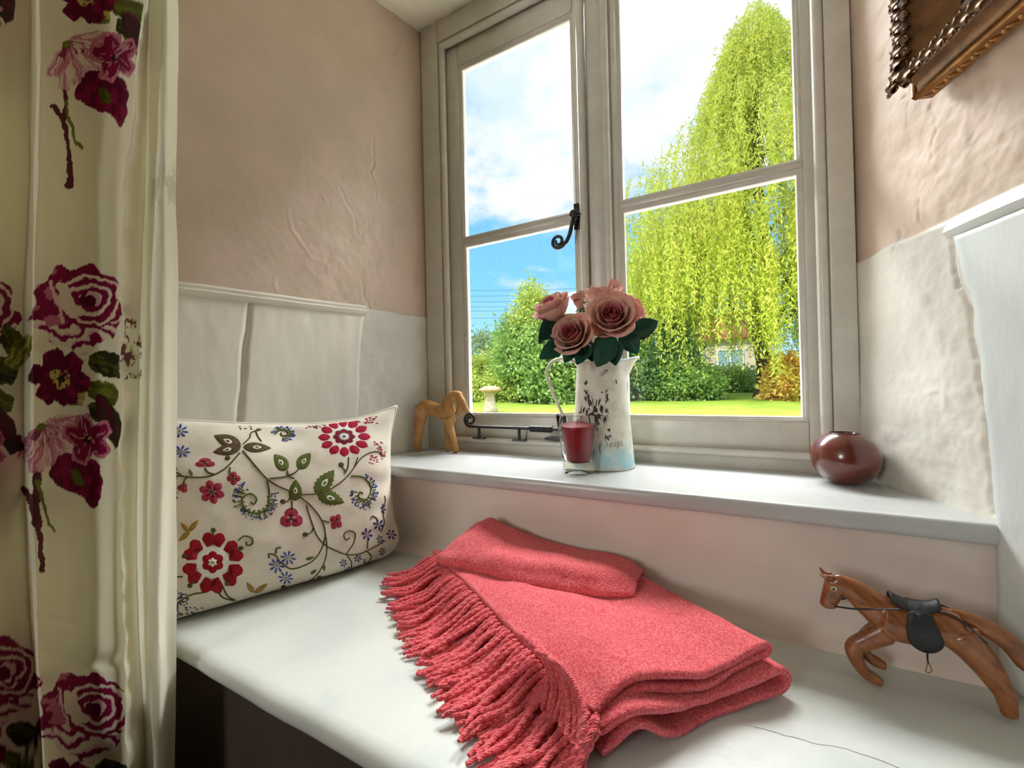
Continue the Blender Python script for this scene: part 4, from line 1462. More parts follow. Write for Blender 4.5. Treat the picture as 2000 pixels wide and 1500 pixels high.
# the bunched ridge pushed up against the wall under the sill
sec_x = [-0.535, -0.50, -0.43, -0.36, -0.29, -0.23, -0.18, -0.14]
ridge = [(-0.352, 0.596), (-0.338, 0.604), (-0.330, 0.588), (-0.327, 0.572), (-0.326, 0.566), (-0.326, 0.566), (-0.328, 0.564), (-0.335, 0.552)]
lip = [(-0.432, 0.564), (-0.440, 0.568), (-0.440, 0.570), (-0.436, 0.572), (-0.430, 0.573), (-0.422, 0.573), (-0.408, 0.569), (-0.388, 0.553)]
tuck = [(-0.428, 0.540), (-0.436, 0.540), (-0.444, 0.541), (-0.446, 0.541), (-0.442, 0.541), (-0.434, 0.541), (-0.420, 0.541), (-0.400, 0.541)]
secs = []
for x, r_, l_, t_ in zip(sec_x, ridge, lip, tuck):
    pts = [(-0.314, 0.545), (-0.313, r_[1] - 0.022), (r_[0] + 0.012, r_[1] - 0.004), r_, ((r_[0] * 2 + l_[0]) / 3, (r_[1] * 2 + l_[1]) / 3 + 0.002), ((r_[0] + 2 * l_[0]) / 3, (r_[1] + 2 * l_[1]) / 3 + 0.004), (l_[0] + 0.006, l_[1] + 0.002),
           (l_[0] - 0.010, (l_[1] + t_[1]) / 2 + 0.004), (t_[0] - 0.008, t_[1] + 0.006), (t_[0] + 0.016, t_[1] + 0.0015), (t_[0] + 0.050, t_[1] + 0.0005)]
    s_ = spline(pts, 60)
    secs.append(np.concatenate([np.full((60, 1), x), s_], 1))
secs = np.array(secs)
t_ = np.linspace(0, 1, len(secs))
fine = np.stack([spline(secs[:, j, :], 70) for j in range(60)], 1)
fine[..., 1] += 0.003 * fbm(fine[..., 0] * 16, fine[..., 2] * 20, seed=66, oct=3)
fine[..., 2] += 0.0022 * fbm(fine[..., 0] * 18, fine[..., 1] * 18, seed=67, oct=3)
# ends lean: the upper left corner is drawn back
fine[..., 0] += 0.05 * np.clip((fine[..., 2] - 0.545) / 0.06, 0, 1) * np.exp(-(np.arange(70) / 14.0) ** 2)[:, None]
fine[..., 2] = np.maximum(fine[..., 2], 0.5405)
obj('bunched_fold', sheet(fine, 0.008), m_wool, th)


# twisted fringe strands along the left edge, on every layer
rs = np.random.RandomState(11)


def strand(root, tip, z0, lift, seed, rad=0.0036, arch=0.0):
    r0, r1 = np.array(root), np.array(tip)
    n = 46
    s = np.linspace(0, 1, n)
    d = r1 - r0
    nrm = np.array([-d[1], d[0]]) / (np.linalg.norm(d) + 1e-9)
    rr = np.random.RandomState(seed)
    wob = 0.006 * np.sin(s * (3 + 4 * rr.rand()) + rr.rand() * 6) * s + 0.004 * np.sin(s * 9 + rr.rand() * 6) * s
    xy = r0 + d * s[:, None] + nrm * wob[:, None]
    fall = np.exp(-(s / (0.34 + 0.2 * rr.rand())) ** 2.2)
    zfl = SEAT + 0.0060 + lift
    z = zfl + (z0 - zfl) * fall + arch * np.sin(np.pi * np.clip(s * 1.35, 0, 1)) + 0.0012 * np.sin(s * 14 + seed)
    rad_ = rad * (1 - 0.35 * s ** 6) * np.where(s < 0.05, 0.8, 1)
    return tube(np.c_[xy, z], rad_, 8, twist=300, lobes=2, lobe_amp=0.15)


rows = [(0.540, 54, 0.008, 0.000), (0.527, 44, 0.004, 0.006), (0.512, 44, 0.0015, 0.010), (0.489, 40, 0.0, 0.004)]
sd = 0
for li, (z0, cnt, lift, inset) in enumerate(rows):
    for k in range(cnt):
        sd += 1
        v = 0.01 + 0.97 * (k + 0.4 * rs.rand()) / cnt
        root = throw_xy(0.012, v)
        # outward direction swings from forward-left at the front to left at the back
        ang = math.radians(np.interp(v, [0, 0.12, 0.4, 0.75, 1.0], [246, 238, 230, 220, 198]) + rs.uniform(-7, 7))
        ln = np.interp(v, [0, 0.3, 0.7, 1.0], [0.125, 0.125, 0.125, 0.120]) * rs.uniform(0.82, 1.1)
        tip = root + ln * np.array([math.cos(ang), math.sin(ang)])
        tip[1] = max(tip[1], -0.752)
        zr = z0 + float(layer_wave(np.array(0.0), np.array(v), li))
        obj('fringe_strand', strand(root, tip, zr, lift * rs.rand() + (0.004 if li == 0 else 0), sd, 0.0037 + 0.0004 * rs.rand()), m_yarn, th)
# the front corner hangs down over the layered edge
for k in range(26):
    v = rs.uniform(-0.02, 0.11)
    li = k % 3
    root = throw_xy(0.01 + 0.02 * rs.rand(), v)
    ang = math.radians(rs.uniform(236, 268))
    tip = root + rs.uniform(0.060, 0.105) * np.array([math.cos(ang), math.sin(ang)])
    obj('fringe_strand', strand(root, tip, 0.541 - 0.013 * li + float(layer_wave(np.array(0.0), np.array(v), li)), 0.004 * rs.rand(), 700 + k, 0.0040), m_yarn, th)
# a flipped tuft near the front corner
for k in range(10):
    a = k / 9.0
    v0 = 0.10 + 0.12 * a
    pts = [(0.00, v0, 0.541), (-0.06, v0 + 0.015, 0.556 + 0.006 * a), (-0.10, v0 - 0.005, 0.566), (-0.08, v0 - 0.045, 0.566), (-0.06, v0 - 0.085, 0.556), (-0.09, v0 - 0.13, 0.540), (-0.16, v0 - 0.165, 0.520)]
    P = np.array([tuple(throw_xy(u_, v_)) + (z_,) for u_, v_, z_ in pts]) + rs.normal(size=(7, 3)) * 0.0012
    P[:, 1] = np.maximum(P[:, 1], -0.745)
    obj('fringe_strand', tube(spline(P, 50), 0.0039, 8, twist=300, lobes=2, lobe_amp=0.14), m_yarn, th)


# ------------------------------------------------------------------ enamel jug
VR = np.array([0.884, 0.467])          # spout points along the sill to the right
JC = np.array([-0.268, -0.119])
JH, JR0, JR1 = 0.258, 0.0765, 0.0575
sa_ = math.atan2(VR[1], VR[0])


def jug_pt(th_, h, inset=0.0):
    """jug surface at angle th_ and height fraction h"""
    th_, h = np.asarray(th_, float), np.asarray(h, float)
    r = JR0 + (JR1 - JR0) * h - inset
    dth = (th_ - sa_ + np.pi) % (2 * np.pi) - np.pi
    k = np.clip((h - 0.78) / 0.22, 0, 1)
    lip_ = np.exp(-(dth / 0.40) ** 2) * 0.034 * k ** 1.3
    r = r + lip_ + 0.003 * k * (h > 0.97)
    z = SILL + h * JH + np.exp(-(dth / 0.5) ** 2) * 0.010 * k ** 2
    return np.stack([JC[0] + r * np.cos(th_), JC[1] + r * np.sin(th_), z], -1)


def jug_mat():
    m = bpy.data.materials.new('distressed_cream_enamel')
    m.use_nodes = True
    t = NT(m.node_tree)
    out = t.n('ShaderNodeOutputMaterial')
    b = t.n('ShaderNodeBsdfPrincipled')
    b.inputs['Roughness'].default_value = 0.55
    co = t.n('ShaderNodeTexCoord')
    v = co.outputs['Object']
    n1 = t.n('ShaderNodeTexNoise', i_Vector=v, i_Scale=16.0, i_Detail=5.0, i_Roughness=0.65)
    n2 = t.n('ShaderNodeTexNoise', i_Vector=v, i_Scale=34.0, i_Detail=4.0, i_Roughness=0.6)
    sp_ = t.n('ShaderNodeSeparateXYZ', i_0=v)
    low = t.maprange(sp_.outputs[2], 0.10, 0.01)
    c_ = t.mix(t.maprange(n2.outputs[0], 0.4, 0.7), srgb(226, 222, 206), srgb(208, 202, 184))
    c_ = t.mix(t.math('MULTIPLY', t.maprange(n1.outputs[0], 0.42, 0.62), low), c_, srgb(158, 204, 214))
    c_ = t.mix(t.math('MULTIPLY', t.maprange(n1.outputs[0], 0.60, 0.72), 0.5), c_, srgb(176, 192, 190))
    t.link(c_, b.inputs['Base Color'])
    bp = t.n('ShaderNodeBump', i_Strength=0.25, i_Distance=0.001, i_Height=n2.outputs[0])
    t.link(bp.outputs[0], b.inputs['Normal'])
    t.link(b.outputs[0], out.inputs[0])
    return m


m_jug = jug_mat()
jug = empty('jug', (JC[0], JC[1], SILL), 'tall cream distressed metal jug with flower sketch holding the roses', 'jug')
th_ = np.arange(72) / 72 * 2 * np.pi
hs = np.concatenate([[0.0, 0.004], np.linspace(0.015, 1.0, 50)])
TH2, HH = np.meshgrid(th_, hs, indexing='ij')
outer = jug_pt(TH2, HH)
inner = jug_pt(TH2, np.maximum(HH[:, ::-1], 0.02), 0.0022)
bot = np.zeros((72, 1, 3)) + np.array([JC[0], JC[1], SILL + 0.0005])
Pj = np.concatenate([bot, outer, inner], 1)
obj('body', surf(Pj, wrap_u=True), m_jug, jug)
rim = jug_pt(th_, np.full(72, 1.0))
V, Fc = tube(np.concatenate([rim, rim[:1]]), 0.0022, 8, cap=False)
obj('rim', (V, Fc), m_jug, jug)
basec = jug_pt(th_, np.full(72, 0.008))
obj('base_rim', tube(np.concatenate([basec, basec[:1]]), 0.0018, 8, cap=False), mat('worn_metal', srgb(150, 146, 130), 0.5, 0.4, metal=0.3), jug)
hp = [(-0.050, 0.252), (-0.085, 0.268), (-0.118, 0.262), (-0.134, 0.238), (-0.128, 0.205), (-0.110, 0.160), (-0.092, 0.118), (-0.079, 0.092), (-0.071, 0.084)]
C = np.array([(JC[0] + VR[0] * a, JC[1] + VR[1] * a, SILL + z) for a, z in hp])
C = spline(C, 60)
obj('handle', tube(C, 0.0038, 12, ry=0.0075, up=(0, 0, 1)), m_jug, jug)
# sketched flower and the faint script, painted on the side facing the room
view_a = math.atan2(-1.1 - JC[1], 0 - JC[0])
m_ink = mat('sketch_ink', srgb(58, 54, 58), 0.7)
m_script = mat('faded_script', srgb(176, 156, 122), 0.7)


def jug_stroke(pts, w_):
    q = spline(pts, max(6, 5 * len(pts)))
    Cq = jug_pt(view_a + q[:, 0], q[:, 1], -0.0003)
    return tube(Cq, np.maximum(w_ * np.sin(np.linspace(0.25, np.pi - 0.25, len(q))), 0.00025), 5)


rs = np.random.RandomState(5)
st = []
for (cx, cy, sc, n) in [(-0.35, 0.54, 0.22, 20), (-0.10, 0.56, 0.18, 15), (-0.55, 0.60, 0.18, 13), (-0.58, 0.76, 0.13, 9), (-0.25, 0.47, 0.20, 18), (0.12, 0.68, 0.14, 8), (0.08, 0.52, 0.16, 10), (0.18, 0.34, 0.11, 8), (-0.75, 0.50, 0.16, 10)]:
    for k in range(n):
        a = rs.rand() * 6.28
        r0_, r1_ = sc * (0.25 + 0.3 * rs.rand()), sc * (0.8 + 0.4 * rs.rand())
        bend = rs.uniform(-0.8, 0.8)
        pts = [(cx + r0_ * math.cos(a), cy + 0.55 * r0_ * math.sin(a)), (cx + (r0_ + r1_) / 2 * math.cos(a + bend * 0.5), cy + 0.55 * (r0_ + r1_) / 2 * math.sin(a + bend * 0.5)), (cx + r1_ * math.cos(a + bend), cy + 0.55 * r1_ * math.sin(a + bend))]
        st.append(jug_stroke(pts, 0.0009 + 0.0009 * rs.rand()))
st.append(jug_stroke([(-0.05, 0.86), (0.10, 0.90), (0.26, 0.91), (0.10, 0.87), (0.0, 0.855)], 0.0008))
st.append(jug_stroke([(0.62, 0.78), (0.60, 0.83)], 0.0014))
o = obj('flower_sketch', join(*st), m_ink, jug)
o['kind'] = 'stuff'
o['label'] = 'black ink flower sketch on the jug'
# script lettering: Soups
letters = {
    'S': [[(0.75, 0.85), (0.45, 1.0), (0.2, 0.8), (0.5, 0.5), (0.75, 0.25), (0.4, 0.0), (0.1, 0.12)]],
    'o': [[(0.5, 0.5), (0.2, 0.35), (0.25, 0.05), (0.55, 0.03), (0.65, 0.3), (0.5, 0.5), (0.8, 0.45)]],
    'u': [[(0.1, 0.5), (0.15, 0.1), (0.4, 0.02), (0.6, 0.2), (0.65, 0.5), (0.65, 0.12), (0.85, 0.05)]],
    'p': [[(0.1, 0.5), (0.12, 0.0), (0.15, -0.45)], [(0.12, 0.35), (0.4, 0.52), (0.62, 0.3), (0.45, 0.02), (0.15, 0.08)]],
    's': [[(0.6, 0.45), (0.35, 0.52), (0.2, 0.38), (0.5, 0.2), (0.5, 0.03), (0.15, 0.05)]]}
st = []
x0 = 0.06
for ch, adv in zip('Soups', (0.15, 0.13, 0.14, 0.13, 0.12)):
    for pl in letters[ch]:
        st.append(jug_stroke([(x0 + 0.13 * px + 0.02 * py, 0.225 + 0.075 * py) for px, py in pl], 0.0011))
    x0 += adv
st.append(jug_stroke([(-0.02, 0.27), (-0.08, 0.22), (-0.05, 0.16)], 0.0014))
o = obj('script_lettering', join(*st), m_script, jug)
o['kind'] = 'stuff'
o['label'] = 'faded brown script lettering on the jug'


# ------------------------------------------------------------------ roses
def petal_material(name, c1, c2, c3):
    return mat(name, c1, 0.7, 0.2, var=c2, var_scale=26, bump=0.3, bump_scale=220, sheen=0.2, transl=0.18)


m_pet = [petal_material('dusty_pink_petal', srgb(228, 172, 162), srgb(236, 194, 176), None),
         petal_material('deep_pink_petal', srgb(206, 112, 116), srgb(216, 140, 132), None),
         petal_material('peach_petal', srgb(230, 184, 160), srgb(220, 150, 138), None),
         petal_material('rose_heart_petal', srgb(168, 60, 62), srgb(188, 92, 84), None)]
m_leaf = mat('rose_leaf_green', srgb(22, 84, 62), 0.5, 0.4, var=srgb(14, 62, 46), var_scale=30, bump=0.3, bump_scale=120, transl=0.10)
m_stem = mat('rose_stem', srgb(74, 96, 48), 0.6)
m_sepal = mat('rose_sepal', srgb(96, 110, 54), 0.6, var=srgb(120, 120, 60), var_scale=40)


def basis(w_):
    w_ = np.asarray(w_, float)
    w_ = w_ / np.linalg.norm(w_)
    a = np.cross(w_, [0, 0, 1.0])
    if np.linalg.norm(a) < 0.1:
        a = np.cross(w_, [1.0, 0, 0])
    a /= np.linalg.norm(a)
    return a, np.cross(w_, a), w_


def rose_petal(R, rk, top, half, phi, curl, seed):
    """cup-shaped petal in rose space (axis = third coordinate)"""
    ns, nt = 15, 13
    s, t = np.meshgrid(np.linspace(-1, 1, ns), np.linspace(0, 1, nt), indexing='ij')
    rr = np.random.RandomState(seed)
    edge = 1 - 0.30 * np.abs(s) ** 2.6 - 0.05 * np.sin(s * 5 + rr.rand() * 6) * np.abs(s)
    tt = t * edge
    rho = R * rk * np.clip(np.sin(np.clip(tt * 1.32, 0, np.pi / 2)) ** 0.72 + 0.02, 0, 1)
    hgt = -0.80 * R + (0.80 * R + top * R) * tt ** 1.15
    cu_ = np.clip((tt - 0.76) / 0.24, 0, 1) ** 1.6
    rho = rho + curl * R * 0.30 * cu_
    hgt = hgt - curl * R * 0.13 * cu_ ** 2
    wid = half * (0.35 + 0.65 * np.sin(np.clip(t * 1.9, 0, np.pi / 2)))
    ph = phi + s * wid + 0.10 * np.sin(t * 3 + seed)
    rho = rho * (1 + 0.045 * s) + 0.012 * R * np.sin(s * 6 + t * 4 + seed)
    return np.stack([rho * np.cos(ph), rho * np.sin(ph), hgt], -1)


LAYERS = [(3, 0.14, 0.20, 1.25, 0.0, 3), (4, 0.24, 0.25, 1.10, 0.04, 3), (4, 0.37, 0.28, 1.05, 0.10, 1), (5, 0.55, 0.30, 0.95, 0.22, 2), (5, 0.77, 0.22, 0.92, 0.40, 0), (5, 0.94, 0.04, 0.88, 0.62, 0)]


def make_rose(name, pos, axis, R, label, seed, group, open_=1.0, layers=LAYERS, leaves=(), stem_to=None, heart=3):
    pos = np.array(pos, float)
    a, b, w_ = basis(axis)
    base = pos - w_ * 0.8 * R
    ro = empty(name, base, label, 'rose', group)
    M3 = np.stack([a, b, w_], 1)
    rr = np.random.RandomState(seed)
    ph0 = rr.rand() * 6.28
    for li, (n, rk, top, half, curl, mk) in enumerate(layers):
        for k in range(n):
            P = rose_petal(R, rk * (0.85 + 0.15 * open_), top + 0.05 * rr.uniform(-1, 1), half, ph0 + k * 6.283 / n + rr.uniform(-0.12, 0.12), curl * open_, seed * 50 + li * 7 + k)
            P = P.reshape(-1, 3) @ M3.T + pos
            obj('petal', sheet(P.reshape(15, 13, 3), 0.0007), m_pet[mk if mk != 0 else (0 if rr.rand() < 0.6 else 2)], ro)
        ph0 += 0.6
    end = np.array(stem_to if stem_to is not None else (JC[0], JC[1], SILL + 0.20))
    C = spline([base + w_ * 0.08 * R, base - w_ * 0.3 * R, (base - w_ * 0.5 * R + end) / 2, end], 20)
    obj('stem', tube(C, 0.0028, 8), m_stem, ro)
    for k in range(5):
        ang = k * 1.2566 + 0.3
        d = a * math.cos(ang) + b * math.sin(ang)
        q = np.linspace(0, 1, 8)
        mid = base[None] + d[None] * (R * 0.55 * q)[:, None] + w_[None] * (R * (0.10 * q - 0.25 * q ** 2))[:, None]
        sid = np.cross(d, w_)
        wd = R * 0.13 * np.sin(np.pi * np.clip(q * 0.9 + 0.1, 0, 1))
        P = np.stack([mid - sid * wd[:, None], mid + w_ * 0.002, mid + sid * wd[:, None]], 1)
        obj('sepal', sheet(P, 0.0007), m_sepal, ro)
    for (p0, p1, wd, droop, tw) in leaves:
        rose_leaf(p0, p1, wd, droop, tw, ro)
    return ro


def rose_leaf(p0, p1, wd, droop, tw, parent):
    p0, p1 = np.array(p0, float), np.array(p1, float)
    d = p1 - p0
    ln = np.linalg.norm(d)
    toward = np.array([0.27, -0.96, 0.15])
    side = np.cross(d / ln, toward)
    side /= np.linalg.norm(side)
    nrm = np.cross(side, d / ln)
    if nrm @ toward < 0:
        nrm = -nrm
    side = side * math.cos(tw) + nrm * math.sin(tw)
    s = np.linspace(0, 1, 18)
    q = np.linspace(-1, 1, 9)
    S, Q = np.meshgrid(s, q, indexing='ij')
    prof = wd * np.sin(np.pi * S ** 0.8) ** 0.75 * (1 + 0.05 * np.sin(S * 40))
    P = p0 + d * S[..., None] + side * (prof * Q)[..., None] + nrm * (0.010 * np.abs(Q) * prof / wd - 0.002 + droop * 0.02 * np.sin(np.pi * S))[..., None]
    lf = obj('leaf', sheet(P, 0.0006), m_leaf, parent)
    return lf


G = 'artificial roses in the jug'
make_rose('rose', (-0.360, -0.214, 1.096), (-0.32, -0.52, 0.78), 0.054, 'leftmost pink rose, half open and leaning left over the jug', 2, G, 0.55,
          leaves=[((-0.354, -0.205, 1.07), (-0.383, -0.236, 1.001), 0.019, 0, 0.9), ((-0.352, -0.200, 1.04), (-0.378, -0.245, 1.01), 0.018, 0, 0.3)])
make_rose('rose', (-0.262, -0.118, 1.132), (0.10, -0.15, 0.95), 0.047, 'pink rose at the top of the bunch, turned away to the window', 3, G, 0.8)
make_rose('rose', (-0.305, -0.229, 1.022), (-0.10, -0.95, 0.36), 0.050, 'lower front pink rose just above the jug rim', 4, G, 1.0,
          leaves=[((-0.322, -0.215, 1.004), (-0.370, -0.262, 0.964), 0.022, 0, 0.1), ((-0.305, -0.214, 0.992), (-0.318, -0.240, 0.954), 0.018, 0, 0.5), ((-0.272, -0.205, 0.998), (-0.291, -0.232, 0.948), 0.021, 0, -0.3)])
make_rose('rose', (-0.222, -0.180, 1.063), (0.18, -0.93, 0.42), 0.058, 'largest pink rose, facing the room at the right front', 5, G, 1.0,
          leaves=[((-0.222, -0.180, 1.016), (-0.250, -0.216, 0.942), 0.030, 0, 0.15), ((-0.222, -0.175, 1.000), (-0.213, -0.192, 0.944), 0.022, 0, -0.5), ((-0.196, -0.138, 1.014), (-0.130, -0.118, 1.047), 0.026, 0, 0.1), ((-0.204, -0.160, 1.024), (-0.170, -0.160, 0.970), 0.023, 0, -0.2), ((-0.262, -0.188, 1.000), (-0.262, -0.215, 0.955), 0.024, 0, 0.2)])
make_rose('rose', (-0.184, -0.098, 1.090), (0.75, 0.15, 0.55), 0.040, 'pale peach rose peeping out behind the largest rose', 6, G, 0.9)
make_rose('rose', (-0.236, -0.085, 1.150), (0.45, 0.35, 0.8), 0.026, 'small pink rose at the very back, right of the top rose', 9, G, 0.8, layers=LAYERS[1:5])
make_rose('rose_bud', (-0.297, -0.190, 1.098), (-0.05, -0.55, 0.85), 0.024, 'small closed pink bud with green sepals between the roses', 7, G, 0.3, layers=LAYERS[:4])
make_rose('rose_bud', (-0.305, -0.170, 1.118), (-0.3, -0.2, 0.9), 0.026, 'half hidden pink bud behind the leftmost rose', 8, G, 0.5, layers=LAYERS[:5])

# ------------------------------------------------------------------ candle in a tumbler
def real_glass(name, col=(1, 1, 1), rough=0.0, ior=1.45):
    m = bpy.data.materials.new(name)
    m.use_nodes = True
    t = NT(m.node_tree)
    out = t.n('ShaderNodeOutputMaterial')
    g = t.n('ShaderNodeBsdfGlass', i_0=tuple(col) + (1,), i_Roughness=rough)
    g.inputs['IOR'].default_value = ior
    t.link(g.outputs[0], out.inputs[0])
    return m


CC = (-0.299, -0.216)
cg = empty('candle_glass', (CC[0], CC[1], SILL), 'dark red candle in a clear tapered glass tumbler on the sill', 'candle')
prof = [(0.0, 0.0003), (0.031, 0.0003), (0.0335, 0.002), (0.0345, 0.010), (0.0352, 0.024), (0.0385, 0.060), (0.0440, 0.100), (0.0490, 0.1335), (0.0485, 0.1350), (0.0475, 0.1345),
        (0.0428, 0.100), (0.0372, 0.060), (0.0330, 0.031), (0.029, 0.026), (0.015, 0.0245), (0.0, 0.0245)]
V, Fc = lathe(prof, 64, (CC[0], CC[1], SILL))
obj('tumbler', (V, Fc), real_glass('clear_glass', (0.98, 0.99, 0.99), 0.0, 1.16), cg)
prof = [(0.0, 0.0262), (0.026, 0.0262), (0.0272, 0.032), (0.0306, 0.060), (0.0362, 0.0995), (0.0374, 0.1070), (0.0368, 0.1080), (0.030, 0.1075), (0.006, 0.1070), (0.0, 0.1070)]
V, Fc = lathe(prof, 64, (CC[0], CC[1], SILL))
obj('wax', (V, Fc), mat('dark_red_wax', srgb(150, 22, 30), 0.35, 0.5, var=srgb(128, 14, 24), var_scale=12), cg)
obj('wick', tube([(CC[0], CC[1], SILL + 0.108), (CC[0] + 0.0006, CC[1], SILL + 0.114), (CC[0] + 0.002, CC[1], SILL + 0.118)], 0.0009, 6), mat('charred_wick', srgb(40, 32, 30), 0.9), cg)

# ------------------------------------------------------------------ turned wooden ball vase
def wood(name, c1, c2, scale=18.0, rough=0.35, coat=0.0, dist=4.0, rot=(0, 0, 0)):
    m = bpy.data.materials.new(name)
    m.use_nodes = True
    t = NT(m.node_tree)
    out = t.n('ShaderNodeOutputMaterial')
    b = t.n('ShaderNodeBsdfPrincipled')
    b.inputs['Roughness'].default_value = rough
    b.inputs['Coat Weight'].default_value = coat
    b.inputs['Coat Roughness'].default_value = 0.12
    co = t.n('ShaderNodeTexCoord')
    mp = t.n('ShaderNodeMapping', i_Vector=co.outputs['Object'])
    mp.inputs['Rotation'].default_value = rot
    wv = t.n('ShaderNodeTexWave', i_Vector=mp.outputs[0], i_Scale=scale, i_Distortion=dist, i_Detail=3.0)
    wv.inputs['Detail Scale'].default_value = 1.6
    n1 = t.n('ShaderNodeTexNoise', i_Vector=mp.outputs[0], i_Scale=scale * 1.2, i_Detail=5.0, i_Roughness=0.6)
    f = t.math('ADD', t.math('MULTIPLY', wv.outputs[1], 0.10), t.math('MULTIPLY', n1.outputs[0], 0.92))
    t.link(t.mix(t.maprange(f, 0.25, 0.8), c1, c2), b.inputs['Base Color'])
    bp = t.n('ShaderNodeBump', i_Strength=0.15, i_Distance=0.001, i_Height=f)
    t.link(bp.outputs[0], b.inputs['Normal'])
    t.link(b.outputs[0], out.inputs[0])
    return m


BC = (0.206, -0.113)
ball = empty('wooden_vase', (BC[0], BC[1], SILL), 'round polished dark wood vase on the right end of the sill', 'vase')
ph = np.linspace(-np.pi / 2, math.radians(64), 40)
prof = [(0.0, 0.0003)] + [(0.0545 * math.cos(p) if p > -1.25 else 0.0545 * math.cos(-1.25) * (p + np.pi / 2) / (np.pi / 2 - 1.25), max(0.0003, 0.0505 + 0.0525 * math.sin(max(p, -1.25)) - 0.0007)) for p in ph[1:]]
rt_ = prof[-1]
prof += [(rt_[0] - 0.003, rt_[1] - 0.0005), (rt_[0] - 0.003, rt_[1] - 0.006)] + [(0.047 * math.cos(p), 0.0505 + 0.044 * math.sin(p)) for p in np.linspace(math.radians(55), -np.pi / 2, 20)]
V, Fc = lathe(prof, 64, (BC[0], BC[1], SILL))
obj('body', (V, Fc), wood('polished_walnut', srgb(116, 50, 32), srgb(84, 34, 24), 6.0, 0.22, 0.6, 5.0, (0.9, 0.4, 0.2)), ball)
obj('mouth_rim', tube(np.array([(BC[0] + (rt_[0] - 0.0015) * math.cos(a), BC[1] + (rt_[0] - 0.0015) * math.sin(a), SILL + rt_[1]) for a in np.linspace(0, 2 * np.pi, 49)]), 0.0013, 8, cap=False), mat('dark_rim', srgb(44, 22, 16), 0.4), ball)

# ------------------------------------------------------------------ carved pale wooden horse on the sill
def lh(P0, d, pts, off=0.0):
    d = np.array(d, float)
    d /= np.linalg.norm(d)
    n = np.array([d[1], -d[0]])
    return np.array([(P0[0] + d[0] * l + n[0] * off, P0[1] + d[1] * l + n[1] * off, h) for l, h in pts])


HP, HD = (-0.855, -0.105), (0.95, 0.20)
hn = np.array([HD[1], -HD[0], 0]) / math.hypot(*HD)


def limb(pts, r, ry, off=0.0, P0=HP, d=HD, k=16, n=24):
    C = spline(lh(P0, d, pts, off), n)
    dv = np.array([d[0], d[1], 0.0])
    nn = np.array([d[1], -d[0], 0.0]) / math.hypot(*d)
    ri = np.interp(np.linspace(0, 1, n), np.linspace(0, 1, len(r)), r)
    rj = np.interp(np.linspace(0, 1, n), np.linspace(0, 1, len(ry)), ry)
    T = np.gradient(C, axis=0)
    T /= np.linalg.norm(T, axis=1, keepdims=True)
    N = np.cross(T, nn)
    N /= np.linalg.norm(N, axis=1, keepdims=True)
    a = np.arange(k) / k * 2 * np.pi
    P = C[:, None] + N[:, None] * (np.cos(a) * ri[:, None])[..., None] + nn * (np.sin(a) * rj[:, None])[..., None]
    V = np.concatenate([P.reshape(-1, 3), C[:1] - T[:1] * ri[0] * 0.45, C[-1:] + T[-1:] * ri[-1] * 0.45])
    Fc = [tuple(q) for q in grid_faces(n, k, wrap_v=True)]
    for j in range(k):
        Fc.append((n * k, (j + 1) % k, j))
        Fc.append((n * k + 1, (n - 1) * k + j, (n - 1) * k + (j + 1) % k))
    return V, Fc


m_pale = wood('pale_carved_wood', srgb(200, 152, 92), srgb(168, 112, 58), 16.0, 0.5, 0.0, 3.0, (0.2, 0.3, 0.5))
hs_pieces = [
    limb([(0.004, 0.842), (-0.006, 0.806), (-0.0140, 0.745), (-0.0180, 0.7040)], [0.026, 0.021, 0.0135, 0.0105], [0.021, 0.018, 0.0135, 0.0120]),
    limb([(0.000, 0.843), (0.024, 0.843), (0.056, 0.834), (0.092, 0.826)], [0.022, 0.0215, 0.0195, 0.027], [0.020, 0.021, 0.020, 0.020]),
    limb([(0.086, 0.815), (0.088, 0.840), (0.098, 0.864), (0.118, 0.8785), (0.136, 0.875)], [0.027, 0.0225, 0.0175, 0.0145, 0.0135], [0.018, 0.017, 0.0145, 0.0125, 0.012]),
    limb([(0.126, 0.879), (0.139, 0.858), (0.152, 0.836), (0.166, 0.8235)], [0.0135, 0.0135, 0.0095, 0.0032], [0.012, 0.011, 0.008, 0.0035]),
    limb([(0.130, 0.872), (0.134, 0.846), (0.125, 0.818)], [0.012, 0.0125, 0.0075], [0.011, 0.010, 0.007]),
    limb([(0.100, 0.850), (0.104, 0.825), (0.105, 0.796)], [0.012, 0.013, 0.012], [0.014, 0.015, 0.013]),
    limb([(0.096, 0.806), (0.103, 0.777), (0.113, 0.742), (0.122, 0.7040)], [0.019, 0.0125, 0.0105, 0.0100], [0.012, 0.011, 0.010, 0.0095], off=0.010),
    limb([(0.090, 0.802), (0.0870, 0.758), (0.0850, 0.7040)], [0.017, 0.0115, 0.0100], [0.012, 0.011, 0.0095], off=-0.009),
    limb([(0.020, 0.822), (0.045, 0.822), (0.074, 0.812)], [0.006, 0.006, 0.010], [0.017, 0.016, 0.016]),
]
hx = empty('carved_horse', (HP[0] + 0.05, HP[1] + 0.01, SILL), 'pale carved wooden horse with bowed head on the sill', 'figurine')
carve('horse_body', hs_pieces, 0.0019, m_pale, hx, 5)


# ------------------------------------------------------------------ leaping wooden horse on the seat
QP, QD = (0.2, -0.375), (1.0, -0.04)
qn = np.array([QD[1], -QD[0], 0]) / math.hypot(*QD)         # towards the room


def ql(pts, r, ry, off=0.0):
    return limb(pts, r, ry, off, QP, QD)


